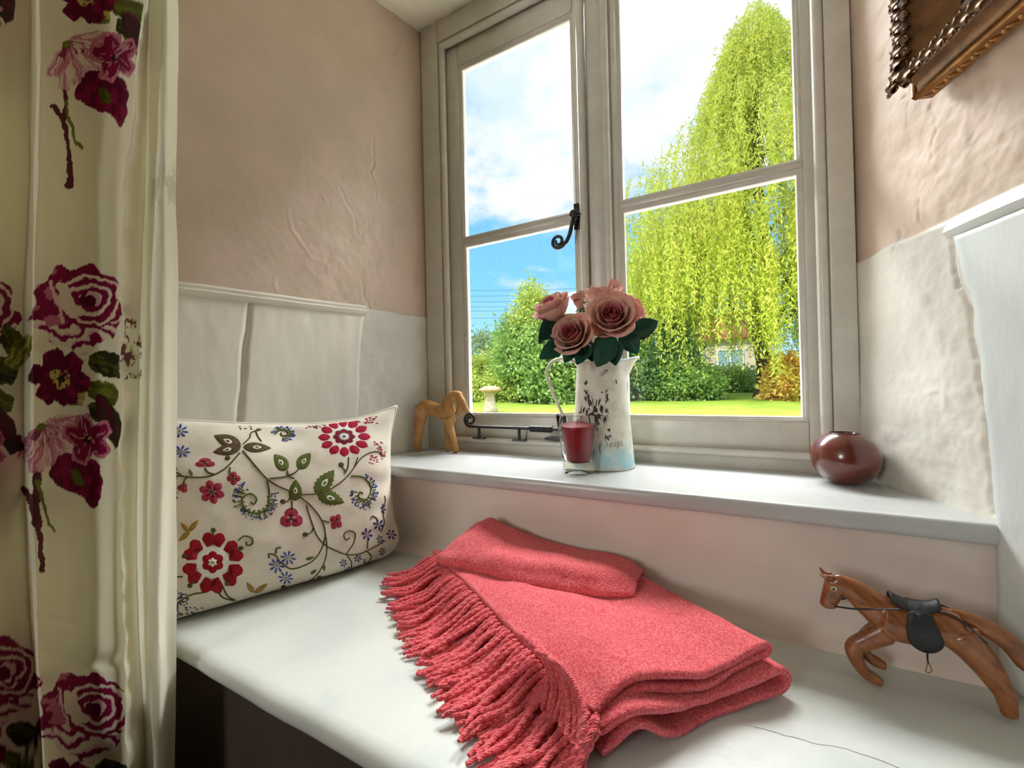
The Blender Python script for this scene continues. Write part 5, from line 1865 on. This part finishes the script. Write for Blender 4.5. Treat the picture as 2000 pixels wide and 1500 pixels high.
m_brown = wood('varnished_brown_wood', srgb(160, 98, 50), srgb(104, 56, 28), 34.0, 0.32, 0.35, 3.0, (0.3, 0.8, 0.2))
m_leather = mat('black_leather', srgb(42, 42, 44), 0.45, 0.4, var=srgb(30, 30, 32), var_scale=60, bump=0.4, bump_scale=260)
qh = empty('leaping_horse', (0.22, -0.375, SEAT), 'brown carved leaping horse with black saddle on the window seat', 'figurine')
pcs = [
    ql([(-0.014, 0.574), (0.004, 0.5705), (0.023, 0.5725), (0.044, 0.5770), (0.062, 0.578)], [0.0245, 0.0265, 0.0265, 0.0245, 0.0215], [0.019, 0.0215, 0.0225, 0.0215, 0.019]),
    ql([(-0.012, 0.579), (-0.027, 0.590), (-0.041, 0.6015), (-0.0555, 0.6085), (-0.0645, 0.6085)], [0.024, 0.020, 0.0165, 0.0130, 0.0105], [0.015, 0.012, 0.010, 0.009, 0.008]),
    ql([(-0.0640, 0.6095), (-0.0700, 0.5900), (-0.0745, 0.5715)], [0.0112, 0.0092, 0.0078], [0.0085, 0.0078, 0.0068]),
    ql([(-0.0600, 0.6020), (-0.0630, 0.5880), (-0.0690, 0.5725)], [0.0100, 0.0068, 0.0062], [0.0075, 0.0066, 0.0060]),
    ql([(-0.012, 0.556), (-0.030, 0.5410), (-0.0450, 0.5270), (-0.0435, 0.5110), (-0.0365, 0.4975), (-0.0270, 0.4905), (-0.0175, 0.4870)], [0.0150, 0.0125, 0.0108, 0.0092, 0.0074, 0.0078, 0.0058], [0.010, 0.009, 0.0085, 0.0080, 0.0070, 0.0078, 0.0070], 0.010),
    ql([(-0.010, 0.552), (-0.0290, 0.5300), (-0.0330, 0.5180), (-0.0265, 0.5070), (-0.0170, 0.5015), (-0.0085, 0.4985)], [0.0140, 0.0105, 0.0090, 0.0072, 0.0078, 0.0058], [0.010, 0.0085, 0.008, 0.0070, 0.0078, 0.0070], -0.012),
    ql([(0.058, 0.574), (0.0720, 0.5560), (0.0860, 0.5350), (0.0965, 0.5130), (0.0995, 0.4985), (0.1010, 0.4870)], [0.0225, 0.0175, 0.0145, 0.0108, 0.0088, 0.0075], [0.0130, 0.0115, 0.0095, 0.0080, 0.0080, 0.0075], 0.009),
    ql([(0.058, 0.574), (0.0740, 0.5570), (0.0900, 0.5370), (0.1010, 0.5160), (0.1055, 0.5030), (0.1085, 0.4905)], [0.0200, 0.0160, 0.0130, 0.0098, 0.0085, 0.0072], [0.0120, 0.0105, 0.0090, 0.0078, 0.0078, 0.0072], -0.010),
]
carve('horse_body', pcs, 0.0016, m_brown, qh, 4)
tl = ql([(0.0480, 0.594), (0.0620, 0.5955), (0.0770, 0.5895), (0.0940, 0.5815), (0.1080, 0.5690), (0.1190, 0.5510), (0.1240, 0.5420)], [0.0050, 0.0070, 0.0105, 0.0112, 0.0108, 0.0100, 0.0060], [0.005, 0.0060, 0.0068, 0.0070, 0.0068, 0.0062, 0.004])
obj('tail', tl, m_brown, qh)
for off, tip in ((0.006, (-0.0815, 0.6185)), (-0.006, (-0.0795, 0.6245))):
    obj('ear', ql([(-0.0665, 0.6165), (-0.0740, 0.6165), tip], [0.0040, 0.0036, 0.0008], [0.0032, 0.0030, 0.0008], off), m_brown, qh)
for s_ in (1, -1):
    ce = lh(QP, QD, [(-0.0655, 0.6025)], s_ * 0.0078)[0]
    eye_o = obj('eye', ellipsoid(ce, (0.0038, 0.0020, 0.0032)), mat('painted_eye', srgb(206, 196, 150), 0.3), qh)
    ce2 = lh(QP, QD, [(-0.0660, 0.6022)], s_ * 0.0092)[0]
    obj('pupil', ellipsoid(ce2, (0.0018, 0.0012, 0.0018)), mat('pupil_black', srgb(22, 18, 16), 0.2), eye_o)
# saddle: curved seat and hanging flaps
us = np.linspace(-0.005, 0.0435, 22)
topz = np.interp(us, [-0.005, 0.003, 0.012, 0.020, 0.028, 0.036, 0.0435], [0.6075, 0.6030, 0.6000, 0.6005, 0.6012, 0.6035, 0.6085])
offs = np.linspace(-1, 1, 17)
P = np.zeros((22, 17, 3))
for i in range(22):
    hw = 0.0165 * (0.65 + 0.35 * math.sin(math.pi * i / 21))
    for j, q in enumerate(offs):
        P[i, j] = lh(QP, QD, [(us[i], topz[i] + 0.0015 - 0.008 * q * q)], q * hw)[0]
sad = obj('saddle', sheet(P, 0.0030), m_leather, qh)
fl_ = np.array([(0.0115, 0.5955), (0.0075, 0.585), (0.0062, 0.5725), (0.0078, 0.5600), (0.0125, 0.5520), (0.0190, 0.5475), (0.0265, 0.5460), (0.0345, 0.5500), (0.0395, 0.5580), (0.0410, 0.5665), (0.0385, 0.5760), (0.0340, 0.5880), (0.0305, 0.5970)])
fl2 = spline(fl_, 48, closed=True)
cen = np.array([0.022, 0.572])
for s_ in (1, -1):
    rings = [cen[None]] + [cen + (fl2 - cen) * k / 4 for k in (1, 2, 3, 4)]
    fp = np.concatenate(rings)
    body_off = 0.0235 - 0.55 * np.clip(np.abs(fp[:, 1] - 0.570) - 0.008, 0, 1) ** 1.15
    V1 = np.array([lh(QP, QD, [tuple(p)], s_ * (o_ + 0.0012))[0] for p, o_ in zip(fp, body_off)])
    V2 = np.array([lh(QP, QD, [tuple(p)], s_ * (o_ - 0.0008))[0] for p, o_ in zip(fp, body_off)])
    n = 48
    Fc = [(0, 1 + i, 1 + (i + 1) % n) for i in range(n)]
    for r in range(3):
        for i in range(n):
            a, b = 1 + r * n + i, 1 + r * n + (i + 1) % n
            Fc.append((a, a + n, b + n, b))
    m_ = len(fp)
    F2 = [tuple(reversed([i + m_ for i in f])) for f in Fc]
    rimf = [(1 + 3 * n + i, 1 + 3 * n + i + m_, 1 + 3 * n + (i + 1) % n + m_, 1 + 3 * n + (i + 1) % n) for i in range(n)]
    flap_o = obj('saddle_flap', (np.concatenate([V1, V2]), Fc + F2 + rimf), m_leather, qh)
    obj('button', ellipsoid(lh(QP, QD, [(0.0195, 0.5935)], s_ * 0.0215)[0], (0.0042, 0.0030, 0.0032)), m_leather, flap_o)
    C = spline(np.concatenate([lh(QP, QD, [(-0.0655, 0.5775)], s_ * 0.0085), lh(QP, QD, [(-0.045, 0.5830)], s_ * 0.0165), lh(QP, QD, [(-0.022, 0.5895)], s_ * 0.0185), lh(QP, QD, [(0.002, 0.5960)], s_ * 0.0180)]), 26)
    obj('rein', tube(C, 0.0010, 8, ry=0.0021), m_leather, qh)
    C = spline(np.concatenate([lh(QP, QD, [(0.0395, 0.5985)], s_ * 0.012), lh(QP, QD, [(0.0510, 0.5985)], s_ * 0.012), lh(QP, QD, [(0.0620, 0.5930)], s_ * 0.0145), lh(QP, QD, [(0.0720, 0.5830)], s_ * 0.0155), lh(QP, QD, [(0.0815, 0.5715)], s_ * 0.0125), lh(QP, QD, [(0.0850, 0.5690)], s_ * 0.002)]), 26)
    obj('crupper_strap', tube(C, 0.0010, 8, ry=0.0020), m_leather, qh)
sto = lh(QP, QD, [(0.0265, 0.5480), (0.0262, 0.5400), (0.0268, 0.5345)], 0.0205)
obj('stirrup_leather', tube(sto, 0.0009, 8, ry=0.0022), m_leather, qh)
lp = lh(QP, QD, [(0.0268, 0.5350), (0.0290, 0.5300), (0.0300, 0.5250), (0.0275, 0.5215), (0.0245, 0.5225), (0.0255, 0.5280), (0.0268, 0.5345)], 0.0205)
obj('stirrup', tube(spline(lp, 40), 0.0008, 8), mat('old_brass', srgb(150, 130, 84), 0.35, metal=0.8), qh)

# ------------------------------------------------------------------ gilt picture frame on the right wall
m_gilt = mat('dull_gilt', srgb(158, 108, 44), 0.42, 0.5, metal=0.4, var=srgb(112, 70, 28), var_scale=40, bump=0.4, bump_scale=120)
m_giltd = mat('dark_gilt', srgb(112, 76, 38), 0.40, 0.5, metal=0.8, var=srgb(60, 36, 20), var_scale=36, bump=0.4, bump_scale=120)
pf = empty('picture_frame', wall_pt(1, 0.45, 0.0, 1.335), 'ornate gilt picture frame hanging on the right wall', 'picture frame')
FT0, FZ0, FT1, FZ1 = 0.233, 1.345, 0.82, 1.96


def fr_pt(t, off, z):
    return np.array(wall_pt(1, t, off, z))


def frame_ring(prof, name, mtl, n_side=1):
    """profile (inset, off) swept round the rectangle with mitred corners"""
    P = []
    for (ct, cz, st, sz) in ((FT0, FZ0, 1, 1), (FT1, FZ0, -1, 1), (FT1, FZ1, -1, -1), (FT0, FZ1, 1, -1)):
        P.append([fr_pt(ct + st * i_, o_, cz + sz * i_) for i_, o_ in prof])
    V, Fc = surf(np.array(P), True, True)
    return obj(name, (V, Fc), mtl, pf, auto=35)


W0 = 0.010
frame_ring([(0.000, W0), (0.000, W0 + 0.0195), (0.003, W0 + 0.022), (0.050, W0 + 0.022), (0.050, W0)], 'back_moulding', m_gilt)
cove = [(0.004, W0 + 0.0225)]
for a in np.linspace(0, 90, 10):
    cove.append((0.006 + 0.012 * math.sin(math.radians(a)), W0 + 0.025 + 0.026 * (1 - math.cos(math.radians(a)))))
cove += [(0.014, W0 + 0.052), (0.020, W0 + 0.058), (0.030, W0 + 0.056), (0.046, W0 + 0.040), (0.066, W0 + 0.022), (0.078, W0 + 0.020), (0.078, W0 + 0.0185)]
frame_ring(cove, 'main_moulding', mat('brown_gilt', srgb(126, 84, 38), 0.42, 0.5, metal=0.35, var=srgb(82, 52, 26), var_scale=30, bump=0.3, bump_scale=100))




def bar_between(a, b, r, name, mtl):
    C = np.array(a) + (np.array(b) - np.array(a)) * np.linspace(0, 1, 10)[:, None]
    return obj(name, tube(C, r, 10), mtl, pf)


bar_between(fr_pt(FT0 + 0.003, W0 + 0.0245, FZ0 + 0.002), fr_pt(FT1 - 0.003, W0 + 0.0245, FZ0 + 0.002), 0.0046, 'gilt_fillet', m_gilt)
bar_between(fr_pt(FT0 + 0.002, W0 + 0.0245, FZ0 + 0.003), fr_pt(FT0 + 0.002, W0 + 0.0245, FZ1 - 0.003), 0.0046, 'gilt_fillet', m_gilt)


def acanthus(L, Wd, H, name):
    """curled leaf: rises from its root and rolls over at the tip; local x = length, y = width, z = out"""
    s, q = np.meshgrid(np.linspace(0, 1, 14), np.linspace(-1, 1, 9), indexing='ij')
    wd = Wd * np.sin(np.pi * np.clip(s * 0.85 + 0.12, 0, 1)) ** 0.7 * (1 + 0.16 * np.sin(s * 22))
    a = s * 3.6
    x = L * (s - 0.22 * np.clip(s - 0.6, 0, 1) * 2.2)
    z = H * np.sin(np.clip(a, 0, 2.7)) * (0.6 + 0.4 * s) + 0.25 * H * np.abs(q)
    P = np.stack([x, wd * q, z], -1)
    V, Fc = sheet(P, 0.0022)
    return mesh_data(name, V, Fc, [m_giltd])


leaf_me = acanthus(0.032, 0.0105, 0.0100, 'acanthus_leaf')
leaf_sm = acanthus(0.015, 0.0050, 0.0045, 'acanthus_leaf_small')
tdir = np.array([SS, -CS, 0.0])
ndir = np.array([-CS, -SS, 0.0])
zdir = np.array([0, 0, 1.0])


def put_leaf(me, p, ex, ez, s=1.0, name='acanthus_leaf'):
    ex = np.asarray(ex, float)
    ex /= np.linalg.norm(ex)
    ez = np.asarray(ez, float)
    ez = ez - ex * (ez @ ex)
    ez /= np.linalg.norm(ez)
    ey = np.cross(ez, ex)
    o_ = bpy.data.objects.new(name, me)
    COL.objects.link(o_)
    o_.parent = pf
    lp_ = np.asarray(p) - np.array(wloc(pf))
    Mx = np.eye(4)
    Mx[:3, 0], Mx[:3, 1], Mx[:3, 2], Mx[:3, 3] = ex * s, ey * s, ez * s, lp_
    o_.matrix_local = Matrix(Mx.tolist())
    return o_


rs = np.random.RandomState(8)
# rim leaves along the bottom and the window-side edge
for t in np.arange(FT0 + 0.024, FT1 - 0.03, 0.0190):
    put_leaf(leaf_me, fr_pt(t, W0 + 0.050, FZ0 + 0.030), -zdir * 0.9 - tdir * 0.55 + ndir * 0.25, ndir - zdir * 0.2, rs.uniform(0.85, 1.1))
    put_leaf(leaf_sm, fr_pt(t + 0.006, W0 + 0.052, FZ0 + 0.026), zdir * 0.8 - tdir * 0.5, ndir, rs.uniform(0.9, 1.2))
for z in np.arange(FZ0 + 0.036, FZ1 - 0.03, 0.0190):
    put_leaf(leaf_me, fr_pt(FT0 + 0.030, W0 + 0.050, z), -tdir * 0.9 - zdir * 0.55 + ndir * 0.25, ndir - tdir * 0.2, rs.uniform(0.85, 1.1))
    put_leaf(leaf_sm, fr_pt(FT0 + 0.026, W0 + 0.052, z + 0.006), tdir * 0.8 - zdir * 0.5, ndir, rs.uniform(0.9, 1.2))
put_leaf(leaf_me, fr_pt(FT0 + 0.026, W0 + 0.050, FZ0 + 0.028), -tdir * 0.8 - zdir * 0.8 + ndir * 0.2, ndir - tdir * 0.3, 1.25)
put_leaf(leaf_me, fr_pt(FT0 + 0.040, W0 + 0.048, FZ0 + 0.034), -tdir * 0.4 - zdir, ndir, 1.2)
put_leaf(leaf_me, fr_pt(FT0 + 0.030, W0 + 0.048, FZ0 + 0.046), -tdir - zdir * 0.2, ndir, 1.2)
# carved band on the underside near the wall
carv = mesh_data('carved_scroll', *ellipsoid((0, 0, 0), (0.0052, 0.0030, 0.0022), 12, 8), [m_gilt])
for k, t in enumerate(np.arange(FT0 + 0.010, FT1 - 0.01, 0.0105)):
    a = 0.75 if k % 2 else -0.75
    ex = tdir * math.cos(a) + ndir * math.sin(a)
    put_leaf(carv, fr_pt(t, W0 + 0.0100, FZ0 + 0.0002), ex, -zdir, 1.45, 'carved_scroll')
o = obj('canvas', surf(np.array([[fr_pt(FT0 + 0.06, W0 + 0.018, FZ0 + 0.06), fr_pt(FT0 + 0.06, W0 + 0.018, FZ1 - 0.06)], [fr_pt(FT1 - 0.06, W0 + 0.018, FZ0 + 0.06), fr_pt(FT1 - 0.06, W0 + 0.018, FZ1 - 0.06)]])), mat('dark_canvas', srgb(58, 48, 38), 0.6, var=srgb(78, 64, 46), var_scale=5), pf, smooth=False)


# ------------------------------------------------------------------ the garden outside
GZ = 0.18
rs = np.random.RandomState(21)
m_lawn = mat('lawn_grass', srgb(150, 172, 66), 0.9, 0.1, var=srgb(122, 150, 54), var_scale=1.6, bump=1.0, bump_scale=30)
xs = np.linspace(-70, 60, 60)
ys = np.linspace(0.15, 110, 60)
Xq, Yq = np.meshgrid(xs, ys, indexing='ij')
Zq = GZ + 0.05 * fbm(Xq * 0.2, Yq * 0.2, seed=2, oct=2) * np.clip((Yq - 3) / 8, 0, 1) - 0.02 * np.clip(Yq - 25, 0, 100)
o = obj('lawn', surf(np.stack([Xq, Yq, Zq], -1)), m_lawn)
tag(o, 'sunlit green lawn outside the window', 'lawn', kind='structure')

m_bounce = mat('pale_bounce', srgb(240, 232, 218), 0.9, 0.2, var=srgb(226, 216, 202), var_scale=2.0, bump=0.5, bump_scale=20)
o = obj('reflector', box(-14, 14, 0.141, 6.5, GZ - 0.05, GZ + 0.03, 0.005), m_bounce, smooth=False)  # unseen slab added to bounce light up through the window
tag(o, 'added unseen pale terrace along the house wall below the window', 'reflector', kind='structure')


def rand_dirs(n, r=rs):
    v = r.normal(size=(n, 3))
    return v / np.linalg.norm(v, axis=1, keepdims=True)


def leaf_cloud(pos, dirs, ln, wd, r=rs):
    """diamond leaves, two folded triangles each"""
    n = len(pos)
    d = dirs / (np.linalg.norm(dirs, axis=1, keepdims=True) + 1e-9)
    s = np.cross(d, rand_dirs(n, r))
    s /= np.linalg.norm(s, axis=1, keepdims=True) + 1e-9
    ln = np.broadcast_to(ln, (n,))[:, None]
    wd = np.broadcast_to(wd, (n,))[:, None]
    V = np.stack([pos, pos + d * ln * 0.45 + s * wd, pos + d * ln, pos + d * ln * 0.45 - s * wd], 1).reshape(-1, 3)
    return V, np.arange(4 * n).reshape(-1, 4)


def leaf_mat(name, c1, c2, tr=0.35):
    return mat(name, c1, 0.55, 0.3, var=c2, var_scale=1.7, detail=6.0, transl=tr)


m_bark = mat('grey_bark', srgb(104, 92, 72), 0.9, 0.1, var=srgb(70, 60, 46), var_scale=6, bump=0.8, bump_scale=12)


def shrub(name, c, rad, n, m, label, size=0.15, stems=4, cat='shrub', clumps=46, seed=0, group=None, sparse=1.0, cat_h=None):
    """bushy plant: clumps of leaves over an ellipsoid, woody stems inside"""
    r = np.random.RandomState(seed + 100)
    root = empty(name, (c[0], c[1], GZ), label, cat, group)
    cz = c[2]
    R3 = np.array(rad, float)
    cl_ = rand_dirs(clumps, r) * (0.55 + 0.45 * r.rand(clumps, 1) ** 0.5)
    cl_[:, 2] = np.where(cl_[:, 2] < -0.75, -cl_[:, 2], cl_[:, 2])
    cen_ = np.array([c[0], c[1], cz]) + cl_ * R3
    k = r.randint(0, clumps, n)
    off = r.normal(size=(n, 3)) * R3 * 0.17 * sparse
    pos = cen_[k] + off
    pos[:, 2] = np.maximum(pos[:, 2], GZ + 0.05)
    dirs = off / (np.linalg.norm(off, axis=1, keepdims=True) + 1e-9) + 0.8 * rand_dirs(n, r) + np.array([0, 0, -0.2])
    V, Fc = leaf_cloud(pos, dirs, size * r.uniform(0.7, 1.3, n), size * 0.30, r)
    fo = obj('foliage', (V, Fc), m, root, smooth=False)
    fo['kind'] = 'stuff'
    for j in range(stems):
        e_ = cen_[r.randint(clumps)]
        b_ = np.array([c[0] + r.uniform(-0.2, 0.2) * rad[0], c[1] + r.uniform(-0.2, 0.2) * rad[1], GZ - 0.05])
        mid = (b_ * 0.55 + e_ * 0.45) + np.array([r.uniform(-.1, .1), r.uniform(-.1, .1), 0.1]) * rad[0]
        r0_ = 0.035 * max(1.0, rad[2] / 1.5)
        obj('stem', tube(spline([b_, mid, e_], 10), np.linspace(r0_, r0_ * 0.3, 10), 6), m_bark, root)
    return root


g_mid = leaf_mat('mid_green_leaves', srgb(172, 196, 112), srgb(128, 162, 86))
g_dark = leaf_mat('dark_green_leaves', srgb(140, 170, 108), srgb(96, 132, 82))
g_light = leaf_mat('light_green_leaves', srgb(212, 218, 116), srgb(170, 190, 88))
g_pale = leaf_mat('pale_new_leaves', srgb(184, 192, 120), srgb(140, 164, 96))
g_orange = leaf_mat('orange_yellow_leaves', srgb(234, 182, 104), srgb(222, 208, 96))

shrub('shrub', (-7.0, 14.4, 2.0), (1.7, 1.4, 1.9), 15000, g_mid, 'tall bushy green shrub beyond the lawn left of the jug', 0.17, 6, seed=1, clumps=70)
shrub('shrub', (-7.15, 14.35, 3.7), (0.9, 0.9, 1.2), 4200, g_light, 'light green topmost shoots of the tall shrub by the wires', 0.15, 3, seed=2, sparse=1.3)
shrub('hedge_bush', (-10.4, 15.0, 1.0), (1.5, 1.2, 1.15), 9000, g_light, 'low yellow-green hedge bush at the far left of the lawn', 0.15, 4, seed=3)
shrub('hedge_bush', (-8.7, 14.7, 0.75), (1.2, 1.0, 0.85), 7000, g_light, 'low yellow-green bush behind the staddle stone', 0.14, 4, seed=4)
shrub('hedge_bush', (-5.7, 14.5, 1.15), (1.4, 1.2, 1.2), 9000, g_mid, 'green bush behind the jug handle', 0.15, 4, seed=5)
shrub('hedge_bush', (-4.7, 16.8, 1.6), (1.7, 1.2, 1.7), 10000, g_dark, 'dark green bush hidden behind the jug', 0.16, 5, seed=6)
shrub('hedge_bush', (-2.5, 16.7, 1.6), (1.6, 1.2, 1.8), 12000, g_dark, 'dark green bush right of the jug', 0.16, 5, seed=7)
shrub('hedge_bush', (-1.2, 15.8, 0.75), (1.1, 0.9, 0.8), 7000, g_mid, 'low green bush under the willow', 0.14, 4, seed=8)
shrub('young_tree', (-12.7, 19.4, 2.4), (1.1, 1.1, 1.5), 2600, g_pale, 'sparse pale young tree against the blue sky', 0.16, 6, cat='tree', seed=9, sparse=1.2)
shrub('shrub', (1.95, 15.2, 0.75), (0.75, 0.7, 0.8), 6000, g_orange, 'orange and yellow shrub at the right edge of the window', 0.14, 4, seed=10)
shrub('hedge_bush', (-0.3, 25.5, 0.5), (2.2, 1.2, 1.1), 9000, g_mid, 'green bush in front of the cottage behind the willow', 0.17, 4, seed=12)

# weeping willow
WB = np.array([1.40, 17.7, GZ])
wil = empty('willow', WB, 'tall weeping willow with yellow-green trailing branches', 'tree')
m_wil = leaf_mat('willow_leaves', srgb(226, 226, 108), srgb(192, 204, 76), 0.45)
m_twig = mat('willow_twig', srgb(176, 160, 62), 0.7, 0.2)
trunk = spline([WB + (0, 0, -0.1), WB + (0.08, 0, 1.2), WB + (-0.1, 0, 3.0), WB + (0.15, 0.1, 6.0), WB + (0.0, 0, 9.5), WB + (0.1, 0, 13.5), WB + (0.45, 0, 15.4)], 50)
obj('trunk', tube(trunk, np.interp(np.linspace(0, 1, 50), [0, 0.05, 0.4, 0.8, 1], [0.42, 0.30, 0.22, 0.10, 0.02]), 12), m_bark, wil)
hz = np.array([4.0, 6.0, 7.5, 9.0, 10.5, 12.0, 13.5, 15.0, 15.9])
hr = np.array([5.2, 5.6, 5.4, 4.4, 3.4, 2.3, 1.45, 0.7, 0.15])
rw = np.random.RandomState(77)
att = []
for k in range(34):
    z = rw.uniform(5.0, 14.6)
    a = rw.rand() * 6.283
    Rm = np.interp(z, hz, hr) * rw.uniform(0.75, 1.02)
    b_ = np.array([WB[0] + 0.1, WB[1], GZ + max(2.2, z - Rm * 0.7)])
    e_ = np.array([WB[0] + Rm * math.cos(a), WB[1] + Rm * math.sin(a), GZ + z - 0.25 * Rm])
    m1 = b_ * 0.5 + e_ * 0.5 + np.array([0, 0, 0.30 * Rm])
    C = spline([b_, m1, e_], 24)
    obj('branch', tube(C, np.linspace(0.07, 0.012, 24), 6), m_bark, wil)
    att.append(C[7:])
att = np.concatenate(att)
NS = 4600
pos, dr, ln_ = [], [], []
tw = []
for k in range(NS):
    if rw.rand() < 0.35:
        p0 = att[rw.randint(len(att))] + rw.normal(size=3) * 0.18
    else:
        z = rw.uniform(3.6, 15.4) if rw.rand() < 0.55 else (rw.uniform(5.0, 9.5) if rw.rand() < 0.85 else rw.uniform(13, 15.6))
        a = rw.rand() * 6.283
        Rm = np.interp(z, hz, hr) * math.sqrt(rw.uniform(0.25, 1.0)) * (1 + 0.12 * math.sin(a * 5 + z))
        p0 = np.array([WB[0] + Rm * math.cos(a), WB[1] + Rm * math.sin(a), GZ + z])
    hgt = p0[2] - GZ
    L = min(rw.uniform(1.0, 5.2) * np.interp(hgt, [4, 8, 15], [1.1, 1.0, 0.35]), hgt - rw.uniform(0.7, 4.0))
    if L < 0.5:
        continue
    out_ = np.array([p0[0] - WB[0], p0[1] - WB[1], 0.0])
    out_ /= np.linalg.norm(out_) + 1e-6
    n = max(6, int(L / 0.10))
    s = np.linspace(0, 1, n)
    sway = rw.normal(size=2) * 0.12
    C = p0 + out_ * (0.35 * (1 - np.exp(-s * 3)))[:, None] + np.array([0, 0, -1.0]) * (L * s ** 1.15)[:, None] + np.stack([sway[0] * np.sin(s * 5), sway[1] * np.sin(s * 4), 0 * s], 1)
    C[:, 2] += 0.25 * np.exp(-s * 8)
    q = np.repeat(C, 2, 0)
    pos.append(q + rw.normal(size=q.shape) * 0.035)
    dr.append(np.array([0, 0, -0.8]) + rw.normal(size=q.shape) * 0.55)
    if k % 12 == 0:
        tw.append(tube(C[::3] if n > 8 else C, 0.008, 3, cap=False))
pos, dr = np.concatenate(pos), np.concatenate(dr)
V, Fc = leaf_cloud(pos, dr, 0.17 * rw.uniform(0.7, 1.25, len(pos)), 0.024, rw)
o = obj('foliage', (V, Fc), m_wil, wil, smooth=False)
o['kind'] = 'stuff'
o = obj('trailing_twigs', join(*tw), m_twig, wil)
o['kind'] = 'stuff'

# staddle stone
m_stone = mat('lichened_stone', srgb(178, 166, 148), 0.9, 0.1, var=srgb(140, 130, 112), var_scale=9, bump=0.9, bump_scale=30)
SX, SY = -5.78, 8.52
ss_ = empty('staddle_stone', (SX, SY, GZ), 'mushroom-shaped pale staddle stone on the lawn', 'staddle stone')
def stone_lathe(prof, seed):
    V, Fc = lathe(prof, 28, (SX, SY, GZ))
    V = V + 0.012 * np.stack([fbm(V[:, 0] * 7, V[:, 2] * 7, V[:, 1] * 7, seed=seed + i, oct=3) for i in range(3)], 1)
    return V, Fc
obj('stone_stem', stone_lathe([(0.0, -0.02), (0.21, -0.02), (0.20, 0.05), (0.15, 0.30), (0.12, 0.52), (0.14, 0.56), (0.0, 0.565)], 1), m_stone, ss_)
obj('stone_cap', stone_lathe([(0.0, 0.540), (0.16, 0.545), (0.27, 0.575), (0.315, 0.610), (0.305, 0.640), (0.24, 0.690), (0.14, 0.725), (0.05, 0.738), (0.0, 0.740)], 5), mat('mossy_cap_stone', srgb(168, 142, 116), 0.9, 0.1, var=srgb(136, 112, 90), var_scale=8, bump=0.9, bump_scale=26), ss_)

# cottage behind the willow
hx0, hx1, hy = -3.8, 3.2, 32.4
co_ = empty('cottage', ((hx0 + hx1) / 2, hy + 3, -0.3), 'small pale cottage with red tiled roof behind the willow', 'house')
m_cwall = mat('cottage_render', srgb(222, 206, 188), 0.9, 0.1, var=srgb(210, 186, 166), var_scale=1.2)
m_tile = mat('red_roof_tile', srgb(192, 122, 100), 0.85, 0.1, var=srgb(168, 98, 80), var_scale=2.5, bump=0.8, bump_scale=10)
m_wframe = mat('cottage_window_white', srgb(236, 238, 236), 0.5)
m_wpane = mat('cottage_pane', srgb(150, 176, 190), 0.1, 0.6)
obj('wall', box(hx0, hx1, hy, hy + 6, -0.3, 4.1), m_cwall, co_, smooth=False)
P = np.array([[(hx0 - 0.3, hy - 0.35, 3.95), (hx0 - 0.3, hy + 3, 6.3), (hx0 - 0.3, hy + 6.35, 3.95)], [(hx1 + 0.3, hy - 0.35, 3.95), (hx1 + 0.3, hy + 3, 6.3), (hx1 + 0.3, hy + 6.35, 3.95)]])
obj('roof', sheet(P, 0.14), m_tile, co_, smooth=False)
obj('chimney', box(hx1 - 1.2, hx1 - 0.5, hy + 2.7, hy + 3.4, 5.4, 7.2, 0.02), m_tile, co_, smooth=False)
for wx0 in (-2.9, -0.35):
    fr_ = obj('window', join(box(wx0, wx0 + 1.75, hy - 0.06, hy + 0.02, 0.9, 0.98), box(wx0, wx0 + 1.75, hy - 0.06, hy + 0.02, 3.12, 3.2), box(wx0, wx0 + 0.08, hy - 0.06, hy + 0.02, 0.98, 3.12), box(wx0 + 1.67, wx0 + 1.75, hy - 0.06, hy + 0.02, 0.98, 3.12),
              box(wx0 + 0.83, wx0 + 0.92, hy - 0.06, hy + 0.02, 0.98, 3.12), box(wx0 + 0.08, wx0 + 0.83, hy - 0.05, hy + 0.02, 2.0, 2.08), box(wx0 + 0.92, wx0 + 1.67, hy - 0.05, hy + 0.02, 2.0, 2.08)), m_wframe, co_, smooth=False)
    for px0 in (wx0 + 0.08, wx0 + 0.92):
        for pz in (0.98, 2.08):
            obj('pane', box(px0, px0 + 0.75, hy - 0.02, hy - 0.005, pz, pz + (1.02 if pz < 1.5 else 1.04)), m_wpane, fr_, smooth=False)

# overhead wires
m_wire = mat('grey_wire', srgb(96, 112, 134), 0.6)
fac = 45.0 / 780
W_l = np.array([-0.467 * 45, 0.884 * 45 - 1.1, 0.9])
names = ['topmost', 'second', 'third', 'fourth', 'fifth', 'sixth', 'lowest']
for nm, py in zip(names, (568, 579, 590, 600, 608, 622, 661)):
    zw = 0.904 + (760 - py) * fac
    C = []
    for q in np.linspace(-16, 36, 30):
        C.append((W_l[0] + 0.884 * q, W_l[1] + 0.467 * q, zw + 0.0012 * (q - 6) ** 2 - 0.35 + 0.004 * q))
    o = obj('power_line', tube(np.array(C), 0.020, 4), m_wire)
    tag(o, nm + ' of the overhead wires crossing the sky above the garden', 'power line', 'overhead wires')
